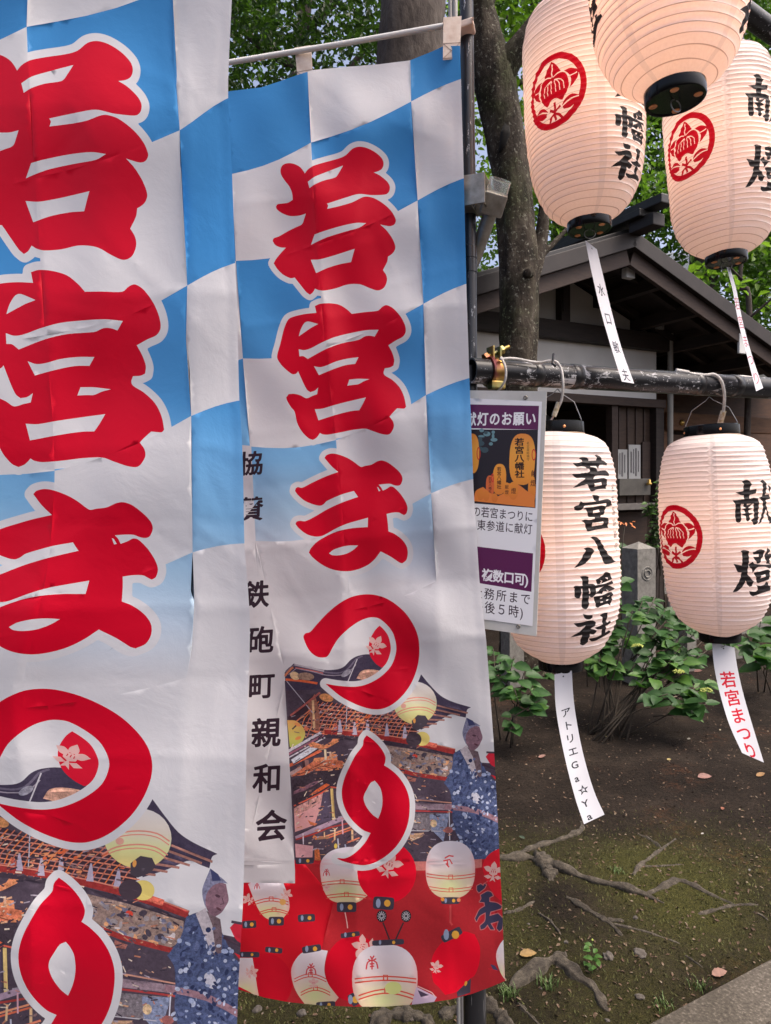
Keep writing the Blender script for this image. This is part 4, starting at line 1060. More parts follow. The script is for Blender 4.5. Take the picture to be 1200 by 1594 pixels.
# left yellow lantern, gilded tiers
ART.add(smooth(np.array([(447,1121),(460,1122),(471,1131),(475,1143),(470,1154),(460,1162),(451,1163)])), lerpstops([(1121,K(226,160,96)),(1150,K(196,190,96)),(1163,K(168,180,88))]))
ART.add(ell(463,1128,5,2.5,20), K(228,140,84)); ART.add(ell(464,1149,5,2.5,-20), K(220,140,80))
ART.add(smooth(stroke(c67([(225,680),(300,725),(430,750),(520,700),(550,640)]), 5)), K(206,116,84), .7)
ART.add(smooth(stroke(c67([(260,710),(330,745),(430,765)]), 3)), K(70,56,60), .3)
ART.add(smooth(c67([(480,745),(550,640),(600,700),(730,730),(800,745),(785,775),(600,760)])), K(176,86,72), .8)
ART.add(smooth(stroke([(505,1138),(560,1142),(640,1155),(708,1170)], 9), n=2), RAIL, .55)
ART.add(smooth(stroke([(505,1135),(560,1139),(640,1151),(708,1166)], 1.5), n=2), K(206,130,110), .3)
ART.add(smooth(stroke([(500,1146),(560,1150),(640,1163),(706,1177)], 5), n=2), K(64,54,64), .4)
ART.add(smooth(stroke([(646,1154),(680,1161)], 7), n=2), K(206,104,84), .9)
for x, y in ((529,1134),(552,1138),(572,1135),(602,1140),(630,1143)):
    ART.add(np.array([(x-3.5,y+6),(x-2.5,y-4),(x-.8,y-14),(x+.8,y-14),(x+2.5,y-5),(x+4,y+6)]), K(176,166,182), .3)
for a, b, w, cl in (((444,1172),(500,1140),4,K(196,190,196)), ((446,1176),(504,1144),3,K(150,96,112)), ((448,1180),(506,1148),2,K(200,194,200)), ((450,1192),(500,1168),4.5,K(206,104,72)), ((452,1206),(470,1196),8,K(180,150,146)), ((455,1186),(492,1162),8,K(196,198,204)), ((456,1190),(498,1165),1.5,K(60,54,66))):
    ART.add(stroke([a, b], w), cl, .6)
ART.add(stroke([(477,1183),(479,1196)], 6), K(150,110,104)); ART.add(stroke([(472,1184),(474,1200)], 4), K(66,46,50))
for p in ([(265,860),(310,830),(430,870),(500,830),(520,800),(590,800),(580,830),(470,895),(420,905),(290,890)], [(300,1060),(330,1000),(440,990),(480,980),(490,960),(560,960),(570,1030),(480,1060),(300,1080)], [(180,1133),(300,1075),(560,1060),(640,1040),(620,1100),(560,1133)]):
    ART.add(c67(p), K(206,132,92), 1.0)
ART.add(stroke([(506,1166),(507,1184)], 3.5), K(222,196,160)); ART.add(stroke([(514,1170),(515,1184)], 3), K(204,160,130))
ART.add(c886([(110,250),(400,60),(640,20),(830,40),(820,110),(600,190),(420,250),(260,240)]), K(196,112,82), 1.0)
for i in range(5): ART.add(stroke(c886([(130, 262 + i*0), (300 + i*60, 190 - i*20), (560 + i*40, 60 + i*22)]), 1.1), K(216,150,112) if i % 2 else K(120,56,48))
ART.add(c886([(130,300),(420,180),(800,160),(760,240),(750,400),(560,480),(150,640)]), K(64,54,62), .75)
ART.add(c886([(150,460),(420,330),(500,310),(480,350),(300,450),(150,500)]), K(128,92,104), .9)
ART.add(stroke(c886([(155,660),(350,570),(520,490),(670,400),(745,410)]), 2.2), K(214,98,76))
ART.add(c886([(365,515),(470,430),(600,350),(650,370),(560,430),(450,490)]), K(206,100,60), .8)
ART.add(c886([(155,690),(560,480),(540,640),(440,920),(560,880),(170,1020)]), PINK, .15)
ART.add(c886([(155,690),(555,485),(540,600),(400,690),(165,800)]), K(196,146,138), 1.0)
ART.add(c886([(555,480),(640,430),(660,860),(540,900),(440,920),(520,680)]), K(84,74,92), .4)
ART.add(stroke(c886([(675,420),(705,860)]), 4.4), K(214,186,120), .2)
ART.add(c886([(170,1080),(430,960),(820,800),(860,850),(500,1000),(180,1120)]), K(160,136,152), .4)
ART.add(stroke(c886([(180,1125),(420,1050),(640,960),(900,900)]), 2.5), K(160,60,56), .3)
ART.add(c886([(340,850),(390,880),(480,905),(440,935),(380,920)]), K(196,110,74), .8)
for a, b, w, cl in (((590,1080),(980,940),2.2,K(214,140,104)), ((600,1110),(960,980),2.2,K(206,104,74)), ((460,1110),(640,1090),4,K(150,110,84)), ((575,1020),(575,1090),2,BEI), ((720,980),(715,1130),2.6,BEI), ((958,990),(962,1150),3.2,BEI), ((820,850),(830,1050),2,K(206,160,170)), ((280,1040),(285,1190),1.6,K(206,196,206)), ((420,1080),(470,1110),5,K(206,120,70)), ((880,1170),(1060,1100),2.4,SAL), ((760,1110),(770,1240),2,K(176,176,190)), ((860,1190),(870,1240),2.2,K(150,156,176))):
    ART.add(stroke(c886([a, b]), w), cl, .3)
ART.add(c886([(170,1180),(420,1215),(410,1370),(180,1370)]), K(196,146,150), .25)
ART.add(c886([(440,1250),(500,1240),(530,1450),(440,1450)]), K(190,104,64), 1.0); ART.add(ell(522.5,1317,2.6,4), K(226,190,90)); 
# carved frieze, right
ART.add(np.array([(600,1160),(640,1166),(704,1178),(706,1200),(690,1212),(622,1200),(600,1185)]), K(140,118,108), 1.0)
for i in range(60):
    x = 606 + rng.random() * 94; y = 1168 + rng.random() * 34 + (x - 620) * .14
    ART.add(ell(x, y, 1.5 + 4 * rng.random(), 1 + 2.5 * rng.random(), rng.random() * 180, n=8), (K(70,62,72), K(196,186,184), K(214,156,112), K(110,110,130), K(150,140,140))[rng.integers(5)], .5)
ART.add(ell(646,1177,4,3,20), K(210,72,56))
ART.add(smooth(stroke([(606,1193),(640,1204),(676,1210),(700,1213)], 6), n=2), RAIL, .5)
ART.add(np.array([(634,1208),(648,1212),(646,1217),(634,1216)]), K(150,96,86), 1.0)
ART.add(stroke([(636,1244),(706,1250)], 1.8), K(206,150,128))
ART.add(np.array([(640,1250),(704,1252),(745,1256),(782,1275),(782,1284),(740,1266),(700,1261),(640,1260)]), K(150,128,136), .7)
ART.add(smooth(stroke([(640,1262),(704,1264),(740,1267)], 2.4), n=2), K(168,62,62), .3)
ART.add(np.array([(642,1266),(690,1266),(688,1294),(640,1292)]), K(120,112,116), 1.0)
ART.add(np.array([(668,1268),(700,1266),(690,1310),(672,1292)]), K(128,136,160), 1.0)
ART.add(ell(675,1282,5,6), K(210,180,140), .9); ART.add(stroke([(640,1293),(686,1294)], 1.2), K(190,186,190)); ART.add(np.array([(636,1298),(660,1296),(658,1302),(640,1310)]), K(176,140,112), 1.0)
ART.add(stroke([(699,1256),(700,1308)], 1.4), K(206,206,216)); ART.add(ell(699,1258,3,3), K(214,214,222)); ART.add(ell(698,1292,7,5), K(150,92,88), .6)
FLOATREG = np.array([(446,1118),(500,1095),(640,1120),(640,1158),(706,1178),(700,1300),(664,1335),(560,1330),(462,1335),(456,1240)], float)
gs_ = np.random.default_rng(77); kk_ = 0
while kk_ < 520:
    x, y = gs_.uniform(446, 706), gs_.uniform(1095, 1336)
    if not inside([FLOATREG], np.array([[x, y]]))[0]: continue
    kk_ += 1
    c_ = (K(196,150,116), K(120,96,96), K(176,116,92), K(56,48,58), K(150,140,150), K(92,78,84), K(206,190,170), K(60,52,64))[gs_.integers(8)]
    ln_ = gs_.uniform(2, 9); an_ = (-.42 if x < 560 else .16) + gs_.normal(0, .35)
    ART.add(stroke([(x, y), (x + ln_ * math.cos(an_), y + ln_ * math.sin(an_))], gs_.uniform(.8, 2.2)), c_, .8)
# robed doll on the float
ART.add(smooth(np.array([(716,1167),(706,1173),(703,1196),(691,1219),(699,1229),(702,1241),(704,1262),(705,1280),(711,1300),(722,1320),(732,1345),(800,1345),(800,1230),(770,1216),(757,1200),(748,1185),(738,1172),(726,1165)])), K(74,84,116), 1.6)
ART.add(smooth(stroke([(692,1256),(740,1262),(782,1280)], 8), n=2), K(146,112,120), .6)
ART.add(smooth(np.array([(726,1162),(734,1166),(744,1170),(748,1186),(750,1208),(742,1212),(734,1196),(724,1176)])), K(106,88,92), .8)
ART.add(np.array([(716,1168),(726,1160),(736,1178),(744,1210),(738,1208),(728,1190)]), K(186,176,178), .4)
ART.add(smooth(np.array([(725,1145),(730,1134),(738,1130),(746,1131),(749,1140),(751,1148),(748,1156),(744,1163),(738,1168),(732,1166),(726,1158)])), K(126,96,106), .6)
ART.add(ell(738,1145,3,1.6,10), K(80,56,66)); ART.add(ell(741,1159,3.4,1.3,25), K(92,58,66)); ART.add(stroke([(743,1146),(746,1152),(742,1154)], 1.2), K(92,66,76))
ART.add(smooth(np.array([(726,1117),(731,1121),(740,1125),(748,1130),(738,1131),(730,1136),(725,1146),(726,1160),(721,1148),(720,1138)])), K(120,120,142), .8)
ART.add(np.array([(726,1117),(736,1122),(740,1128),(730,1130)]), K(62,66,100))
ART.add(ell(741,1242,6,10,-30), K(190,188,196), .4)
ART.add(smooth(np.array([(756,1178),(762,1172),(800,1170),(800,1208),(780,1196),(766,1192)])), K(206,44,62)); ART.add(stroke([(757,1171),(800,1173)], 3), DK); ART.add(stroke([(750,1190),(790,1204)], 3), K(66,50,60)); ART.add(np.array([(764,1206),(790,1214),(790,1222),(772,1214)]), K(200,44,52))
for i in range(240):
    x = 702 + rng.random() * 78; y = 1180 + rng.random() * 150
    if y < 1200 and x > 740: continue
    ART.add(ell(x, y, .8 + 2.4 * rng.random(), .8 + 3.6 * rng.random(), rng.random() * 180, n=7), (K(150,160,186), K(176,182,200), K(44,52,82), K(96,106,140), K(56,62,92))[i % 5], .6)
# lantern before the roof
ART.add(ell(646,1094,34,33,20), lerpstops([(1060,SKYW),(1085,K(216,204,188)),(1105,K(212,212,150)),(1128,K(226,196,120))]))
for dy, w in ((2, 1.6), (6, 1.2), (17, 1.6), (21, 1.2)):
    ART.add(smooth(stroke([(612,1098+dy),(625,1089+dy),(645,1084+dy),(664,1085+dy),(678,1092+dy)], w), n=3), K(222,140,120))
ART.add(ell(628,1099,4,4), K(220,160,140)); ART.add(smooth(np.array([(641,1122),(650,1113),(662,1114),(667,1122),(662,1130),(650,1137),(642,1134)])), K(72,64,72)); ART.add(ell(645,1122,2,4), K(224,150,80))
ART.add(ell(657,1150,12,11), K(216,196,112)); ART.add(ell(644,1151,12,11), K(70,58,66))
# red curtain and its lanterns
ART.add(np.array([(330,1338),(446,1338),(560,1341),(662,1341),(742,1338),(800,1334),(800,1600),(330,1600)]), lambda x, y: np.array(K(172,40,46))[None] * np.interp(x, [380, 560, 660], [1.12, .98, .92])[:, None] * np.array((1., .95, 1.))[None], .12)
ART.add(np.array([(640,1341),(664,1341),(664,1355),(640,1355)]), K(186,112,104), .3); ART.add(np.array([(738,1338),(750,1337),(750,1350),(738,1352)]), K(186,112,104), .3)
ART.add(np.array([(330,1340),(470,1340),(520,1400),(500,1480),(430,1570),(330,1570)]), lambda x, y: np.array(K(198,20,38))[None] * (1 + 0 * x)[:, None])
def LG(y0, y1):
    st = lerpstops([(y0, K(214,208,214)), (y0 + .42 * (y1 - y0), K(216,200,198)), (y0 + .62 * (y1 - y0), K(220,198,178)), (y1, K(226,180,148))])
    def f(x, y):
        c = st(x, y); xm = (x.min() + x.max()) / 2; w = max(6., (x.max() - x.min()) / 2)
        g = np.exp(-((x - xm) / (w * .55)) ** 2 - ((y - (y0 + .8 * (y1 - y0))) / (.17 * (y1 - y0))) ** 2)[:, None]
        rim = np.clip(np.abs(x - xm) / w - .8, 0, .2)[:, None] * 3.2
        c = c * (1 - g * .85) + np.array(K(206,214,150)) * g * .85
        return c * (1 - rim) + np.array(K(222,150,150)) * rim
    return f
LRED = K(214, 8, 40); PKL = K(226,172,164); CAPD = K(62,58,70); BAND = K(206,80,64)
def cap(p, dots=1, c=CAPD):
    p = np.array(p, float); ART.add(p, c, .2)
    cx, cy = p.mean(0); r = (p[:, 1].max() - p[:, 1].min()) * .22
    ART.add(ell(cx + (p[:, 0].max() - cx) * .35, cy, r * 1.1, r * 1.2, n=10), K(226,160,64))
    ART.add(ell(cx - (p[:, 0].max() - cx) * .5, cy, r * .8, r * 1.6, n=10), K(140,152,176))
def bands(x0, x1, y, amp, w=1.5, gap=4.5, cl=BAND):
    for d in (0, gap):
        t = np.linspace(0, 1, 8)
        ART.add(stroke(np.stack([x0 + (x1 - x0) * t, y + d + amp * np.sin(np.pi * t)], 1), w), cl)
    xm = (x0 + x1) / 2; ART.add(stroke([(xm - 3, y + amp + gap), (xm - 3, y + amp - 2), (xm + 3, y + amp - 2), (xm + 3, y + amp + gap)], w), cl)
def sprig(cx, cy, s, rot=0, cl=PKL):
    M = np.array([[math.cos(R(rot)), -math.sin(R(rot))], [math.sin(R(rot)), math.cos(R(rot))]])
    for p in ([(0,-1.1),(.28,-.7),(.3,-.35),(0,-.25),(-.3,-.35),(-.28,-.7)], [(.15,-.3),(.6,-.55),(1.05,-.4),(.7,0),(.3,.05)], [(-.15,-.3),(-.6,-.55),(-1.05,-.4),(-.7,0),(-.3,.05)], [(-.45,-.1),(0,-.25),(.45,-.1),(.4,.25),(0,.42),(-.4,.25)], [(.1,.55),(.5,.35),(.95,.55),(.5,.8)], [(-.1,.55),(-.5,.35),(-.95,.55),(-.5,.8)], [(-.06,.4),(.06,.4),(.3,1.05),(0,.85),(-.3,1.05)]):
        ART.add(smooth(np.array(p) @ M.T * s + (cx, cy)), cl)
    for p in ([(0,-.15),(0,.1)], [(-.2,-.12),(-.22,.1)], [(.2,-.12),(.22,.1)]):
        ART.add(stroke(np.array(p) @ M.T * s + (cx, cy), s * .07), K(190,60,70))
def mark(cx, cy, s):
    for p in ([(-.5,-.5),(0,-.35),(.5,-.6)], [(-.7,.7),(-.55,-.1),(-.2,-.35)], [(.7,.6),(.55,-.1),(.2,-.35)], [(0,-.7),(0,.7)], [(-.28,.05),(.28,0)], [(-.25,.35),(.25,.3)], [(-.2,-.9),(0,-.55)], [(.25,-.95),(0,-.55)]):
        ART.add(smooth(stroke(np.array(p) * s + (cx, cy), s * .17), n=2), K(198,58,66))
def capl(cx, cy, w, h, rot=0, **k): cap(ell(cx, cy, w / 2, h / 2, rot, 16, pw=6), **k)
ART.add(smooth(c52([(735,385),(700,420),(660,490),(646,560),(658,630),(700,690),(748,726),(820,700),(880,600),(860,480),(790,400)])), K(208, 22, 48))
sprig(*c52([(706,545)])[0], 15, 28)
# background red lantern caps on the left
for cx, cy, w, h, r in ((388,1439,22,12,-4), (477,1429,27,12,-3), (426,1479,27,9,6), (474,1340,29,10,-2), (385,1366,18,8,-3)): capl(cx, cy, w, h, r)
ART.add(smooth(np.array([(386,1376),(391,1374),(441,1374),(449,1398),(450,1416),(441,1429),(418,1431),(405,1420),(396,1402)])), LG(1374, 1432))
bands(395,449,1404,-6); bands(404,449,1420,-5, gap=3.5); mark(400,1380,6); ART.add(ell(440,1404,5,5), K(214,160,90)); sprig(446,1392,9,40); sprig(386,1400,9,-60); capl(430,1434,24,14)
ART.add(smooth(np.array([(498,1352),(501,1338),(513,1326),(530,1320),(556,1320),(575,1340),(572,1394),(555,1405),(526,1405),(511,1398),(502,1380)])), LG(1322, 1408))
bands(500,565,1374,-3); bands(508,570,1394,-3); mark(508,1359,7); sprig(508,1382,6); capl(539.5,1412,31,16); ART.add(smooth(stroke([(537,1420),(540,1436),(541,1445)], 1.6), n=2), PKL)
ART.add(ell(602,1358,46,48), LRED); capl(597,1406,33,20, 4); sprig(606,1346,20,20)
ART.add(ell(701,1354,38.5,45,0,40,2.4), LG(1310, 1398)); bands(664,739,1360,4,1.4); bands(668,736,1380,4,1.2)
for p in ([(692,1336),(699,1332),(706,1333)], [(690,1340),(700,1338),(704,1345)], [(694,1344),(699,1350)], [(696,1340),(697,1348)]): ART.add(stroke(p, 2.2), K(206,70,70))
capl(701,1402,29,11); ART.add(ell(689,1400,3,3), K(230,140,60)); ART.add(ell(714,1401,3,3), K(220,130,90)); ART.add(stroke([(701,1409),(701,1436),(704,1440)], 3), K(190,70,70))
ART.add(smooth(np.array([(751,1351),(756,1336),(768,1325),(785,1319),(800,1320),(800,1400),(785,1406),(772,1396),(760,1378)])), K(206,28,44)); sprig(768,1357,15,6)
ART.add(stroke([(752,1376),(760,1371)], 1), K(190,90,90))
for p in ([(900,255),(930,240),(950,255),(960,240),(975,245),(960,275),(935,295),(915,310),(900,290)], [(930,330),(985,300),(1015,310),(1030,335),(1000,350),(1000,385),(1060,395),(1100,420),(1095,440),(1010,465),(1000,500),(1070,480),(1110,520),(1105,600),(1080,625),(1060,600),(1075,540),(1010,560),(1040,610),(1010,610),(985,570),(960,600),(930,610),(925,580),(965,540),(970,470),(920,500),(895,545),(885,520),(920,450),(965,420),(960,390),(920,385),(935,360)]):
    q = smooth(c521(p)); 
    for o in outset([q], 1.3, .7): ART.add(o, K(176,100,100))
    ART.add(q, K(58,54,76))
for cx, cy in ((594,1426),(632,1426)):
    ART.add(ell(cx, cy, 8, 9.5), K(46,40,46))
    for k in range(12):
        a = k * math.pi / 6; ART.add(stroke([(cx + 2 * math.cos(a), cy + 2 * math.sin(a)), (cx + 6.5 * math.cos(a), cy + 7.5 * math.sin(a))], .9), K(200,196,200))
ART.add(stroke([(596,1436),(606,1462)], 2.4), K(62,44,50)); ART.add(stroke([(628,1436),(616,1462)], 2.4), K(62,44,50))
# lower row
ART.add(ell(412,1530,43,46), K(190,10,36))
ART.add(smooth(np.array([(360,1491),(393,1491),(397,1515),(400,1535),(404,1556),(390,1545),(360,1530)])), LG(1485, 1560)); sprig(392,1513,10,70); capl(386,1486,36,9)
ART.add(ell(552,1508,46,52), K(204,10,38)); capl(545,1455,30,8,-8); sprig(566,1474,18,-75); capl(550,1556,12,20,-30)
ART.add(smooth(np.array([(453,1513),(458,1497),(472,1482),(498,1478.5),(510,1480),(506,1497),(505,1513),(511,1532),(527,1553),(517,1563),(480,1566),(469,1556),(458,1537)])), LG(1478, 1570))
bands(458,508,1524,-8); bands(468,514,1545,-8); mark(484,1510,11); sprig(488,1530,8); capl(485,1477,30,11,-10); capl(507,1564,30,10,-4)
ART.add(ell(599,1524,51,54,0,40,2.4), LG(1468, 1580)); bands(552,648,1524,-4,2.2,6); bands(558,646,1550,-10,2.2,6); mark(579,1500,13); capl(604,1467,50,9,-3)
ART.add(ell(612,1538,13,10), K(206,212,134))
ART.add(np.array([(648,1536),(680,1552),(672,1566),(640,1566)]), K(190,168,186)); ART.add(np.array([(650,1541),(668,1549),(655,1552)]), K(70,58,76)); ART.add(stroke([(650,1535),(672,1545),(678,1552)], 1.6), PKL)
ART.add(smooth(np.array([(672,1493),(685,1470),(704,1455.5),(723,1450),(739,1454.6),(747,1474),(746,1499),(739,1518),(731,1524),(712,1543),(693,1549),(683,1537),(674,1527)])), K(214,8,38))
sprig(679,1505,10,15); capl(703,1455,34,13,-28); ART.add(np.array([(711,1544),(733,1523),(732,1545),(712,1552)]), K(66,58,70)); ART.add(ell(725,1531,2,4,20), K(226,150,60))
ART.add(smooth(np.array([(772,1489),(777,1472),(787,1460),(800,1455),(800,1540),(788,1527),(779,1514)])), LG(1455, 1540)); ART.add(np.array([(763,1501),(770,1503),(776,1511),(768,1510)]), K(70,62,90))
ART.add(stroke([(760,1508),(774,1511)], 1), K(200,40,50))
# --- sponsor panel with its lettering
ART.add(np.array([(340,690),(391,694),(398,842),(420,940),(442,1040),(447,1130),(453,1230),(459,1355),(459,1375),(390,1374),(340,1374)]), PW)
for ch, cx, cy, s in (('協',391,721,38), ('賛',391,792,38), ('鉄',398,925,43), ('砲',405,996,43), ('町',407,1067,42), ('親',414,1140,47), ('和',416,1211,46), ('会',422,1285,50)):
    ART.add(put(ch, (cx, cy), s, s * 1.02, .024, 2, .10), INK)
# --- the five big characters, white halo first
for k in ('wa', 'miya', 'ma', 'tsu', 'ri'):
    for o in outset(A_GLYPH[k], 8.6): ART.add(o, PW)
    ART.add(A_GLYPH[k], PRED)
aV, aT, aC = ART.build(6.5, PW)
aC[..., :3] = np.clip(aC[..., :3], 0, .9)

# --- cloth surface: relief in metres towards the viewer, written in art coordinates
def relief(V, seed, amp=1.0):
    x, y = V[:, 0], V[:, 1]
    r = np.zeros(len(x))
    xf = np.interp(y, [80, 685, 1560], [470, 523, 560])
    r += .0050 * np.exp(-np.abs(x - xf) / 16) - .0035 * np.exp(-((x - xf - 34) / 22) ** 2)
    xf2 = np.interp(y, [80, 1560], [655, 700])
    r += .003 * np.exp(-np.abs(x - xf2) / 18)
    g = np.random.default_rng(seed)
    for k in range(11):
        a = g.random() * math.pi; l = 120 + 260 * g.random(); ph = g.random() * 7
        r += .0022 * np.sin((x * math.cos(a) * 1.4 + y * math.sin(a)) * 2 * math.pi / l + ph)
    for yc, s in ((492, .0016), (300, .0010), (840, .0022), (1010, .0014), (1178, .0022), (1372, .0020), (660, .0010), (745, -.0012), (920, -.0010)):
        yy = yc - (x - 540) * .10
        r += s * np.exp(-np.abs(y - yy) / 7)
    for k in range(46):                       # short creases
        cx, cy = 360 + 400 * g.random(), 130 + 1380 * g.random()
        a = g.normal(.9, .7); L_ = 25 + 60 * g.random(); w = 4 + 5 * g.random()
        u = (x - cx) * math.cos(a) + (y - cy) * math.sin(a); v = -(x - cx) * math.sin(a) + (y - cy) * math.cos(a)
        r += (.0017 if k % 2 else -.0014) * np.exp(-(u / L_) ** 2 - np.abs(v) / w)
    hem = np.interp(y, A_EDGE[10:23, 1], A_EDGE[10:23, 0]) - x
    r += .0009 * (hem < 9) - .0006 * np.exp(-((hem - 11) / 3) ** 2)
    # soft drape of the upper hem between its straps
    r += .010 * np.sin((x - 360) / 360 * math.pi * 2.0) * np.clip((420 - y) / 400, 0, 1)
    return r * amp

BAN = mat('banner polyester', rough=.45, spec=.22)
_a = N(BAN, 'ShaderNodeAttribute', attribute_name='print')
_n = noise(BAN, .2, 9, .82, 'UV'); _n2 = noise(BAN, .035, 3, .5, 'UV')
_r = N(BAN, 'ShaderNodeMapRange'); L(BAN, _n.outputs['Fac'], _r.inputs[0]); _r.inputs[1].default_value = .32; _r.inputs[2].default_value = .68; _r.inputs[3].default_value = .2; _r.inputs[4].default_value = 1.95
_m = N(BAN, 'ShaderNodeMix', data_type='FLOAT'); L(BAN, _a.outputs['Alpha'], _m.inputs[0]); _m.inputs[2].default_value = 1.0; L(BAN, _r.outputs[0], _m.inputs[3])
_v = N(BAN, 'ShaderNodeVectorMath', operation='SCALE'); L(BAN, _a.outputs['Color'], _v.inputs[0]); L(BAN, _m.outputs[0], _v.inputs['Scale'])
L(BAN, _v.outputs[0], bsdf(BAN).inputs['Base Color'])
_nb = noise(BAN, .02, 6, .62, 'UV', dist=.4)
_wv = noise(BAN, .9, 2, .5, 'UV')
_ad = N(BAN, 'ShaderNodeMath', operation='MULTIPLY_ADD'); L(BAN, _wv.outputs['Fac'], _ad.inputs[0]); _ad.inputs[1].default_value = .018; L(BAN, _nb.outputs['Fac'], _ad.inputs[2])
bump(BAN, _ad.outputs[0], .13, .01)
_t = N(BAN, 'ShaderNodeBsdfTranslucent'); L(BAN, _v.outputs[0], _t.inputs[0])
_ms = N(BAN, 'ShaderNodeMixShader'); _ms.inputs[0].default_value = .18
_out = BAN.node_tree.nodes['Material Output']
L(BAN, bsdf(BAN).outputs[0], _ms.inputs[1]); L(BAN, _t.outputs[0], _ms.inputs[2]); L(BAN, _ms.outputs[0], _out.inputs[0])

STRAP = noisy('strap webbing', [(.3, C(196,176,160)), (.7, C(222,210,198))], 60, .8, bs=.2, bd=.001)
WPLA = mat('white plastic', C(214,212,206), .4)
BLKP = mat('black painted pole', (.014, .015, .018), .32)
_n = noise(BLKP, 9, 9, .78, 'Object', (14, 14, 3)); _r1 = ramp(BLKP, [(.60, (.016,.017,.021)), (.62, (.55,.56,.58))], _n.outputs['Fac'])
L(BLKP, _r1.outputs[0], bsdf(BLKP).inputs['Base Color'])

def zB(px, py): return 1.345 + .00030 * (640 - px) + .00002 * (py - 800)
rel2 = relief(aV, 3)
banner = thing('festival_banner', 'checked banner with a black-lettered sponsor panel down its side, hung from the black pole', 'banner', P(540, 800, 1.36), group='red lettered festival banners')
V3 = PN(aV[:, 0], aV[:, 1], zB(aV[:, 0], aV[:, 1]) - rel2)
world_mesh_under(sheet('cloth', V3, aV, aT, aC, BAN), banner)

# --- nearer banner: same print, placed through matched points of the photograph
A_ = np.array([(640,158),(650,312.7),(659,473),(662.7,615),(670.7,767.7),(484.3,222.7),(523,685),(595,925),(584,1225),(652,1010),(634,870),(631.7,506.7),(616.7,346.7),(726.6,1117.6),(732,1103),(722,277),(727,440),(732,588),(737,745),(757,1000),(768,1150),(780,1330)], float)
B_ = np.array([(268,-22),(280,204),(291.7,444.3),(297.3,647.3),(299.3,859.3),(41.7,42.7),(85,733),(115,1075),(102.7,1480),(236,1190),(231,1000),(250,497),(231,246.7),(328,1353),(336.7,1331.7),(355,152),(367,407),(374,623),(381,845),(383,1200),(378,1408),(371,1650)], float)
def tps(A, B, lam=30.0):
    n = len(A)
    def U(r2): return np.where(r2 > 0, r2 * np.log(np.maximum(r2, 1e-12)), 0) * 1e-4
    D = ((A[:, None] - A[None]) ** 2).sum(-1)
    Pm = np.concatenate([np.ones((n, 1)), A], 1)
    M = np.zeros((n + 3, n + 3)); M[:n, :n] = U(D) + lam * np.eye(n) * 1e-3; M[:n, n:] = Pm; M[n:, :n] = Pm.T
    w = np.linalg.solve(M, np.concatenate([B, np.zeros((3, 2))]))
    return lambda q: U(((q[:, None] - A[None]) ** 2).sum(-1)) @ w[:n] + np.concatenate([np.ones((len(q), 1)), q], 1) @ w[n:]
# extra ties keep the hidden and cut-off parts regular
aff = np.linalg.lstsq(np.concatenate([np.ones((len(A_), 1)), A_], 1), B_, rcond=None)[0]
far = np.array([(330,150),(330,600),(335,1100),(350,1520),(480,1560),(620,1565)], float)
A2_ = np.concatenate([A_, far]); B2_ = np.concatenate([B_, np.concatenate([np.ones((len(far), 1)), far], 1) @ aff])
f1 = tps(A2_, B2_)
b1 = f1(aV)
def zA(px, py): return .945 + .00022 * (360 - px) + .00001 * (py - 800)
banner1 = thing('festival_banner', 'nearest checked banner with the hugest red characters, cut off by the picture edge', 'banner', P(120, 800, .97), group='red lettered festival banners')
V3 = PN(b1[:, 0], b1[:, 1], zA(b1[:, 0], b1[:, 1]) - relief(aV, 8, .8))
world_mesh_under(sheet('cloth', V3, aV, aT, aC, BAN), banner1)

# --- straps, crossbars, poles
def strap(quad, z, parent, th=.0012):
    mb = MB()
    p = [P(x, y, z(x, y) if callable(z) else z) for x, y in quad]
    n = (p[1] - p[0]).cross(p[3] - p[0]).normalized()
    if n.y > 0: n = -n
    mb.prism([q + n * .004 for q in p], n * th)
    mb.prism([q - n * .009 for q in p], -n * th)
    for a, b in ((0, 1),):
        mid = [(p[a] + n * .005), (p[b] + n * .005), (p[b] - n * .010), (p[a] - n * .010)]
        mb.prism(mid, Vector((0, 0, -.0015)))
    o = mb.build('strap', STRAP)
    st = MB()                                   # cross stitching on the lower patch
    lo = [p[3].lerp(p[0], .38), p[2].lerp(p[1], .38), p[2].lerp(p[1], .03), p[3].lerp(p[0], .03)]
    for a, b in ((0, 2), (1, 3), (0, 1), (2, 3)):
        st.tube([lo[a] + n * .0056, lo[b] + n * .0056], .00035, 5)
    s = st.build('stitching', mat('stitch thread', C(150,134,122), .8), o)
    world_mesh_under(o, parent)
    return o
strap([(459,77),(484,73),(487,134),(465,138)], lambda x, y: 1.394, banner)
strap([(690,30),(718,28),(715,94),(689,96)], lambda x, y: 1.318, banner)
f_edge = f1(np.array([(470,125.),(700,80.)]))
for q in f_edge:
    strap([(q[0]-18, q[1]-75), (q[0]+18, q[1]-80), (q[0]+18, q[1]+24), (q[0]-18, q[1]+28)], lambda x, y: .985 if q[0] < 200 else .93, banner1)

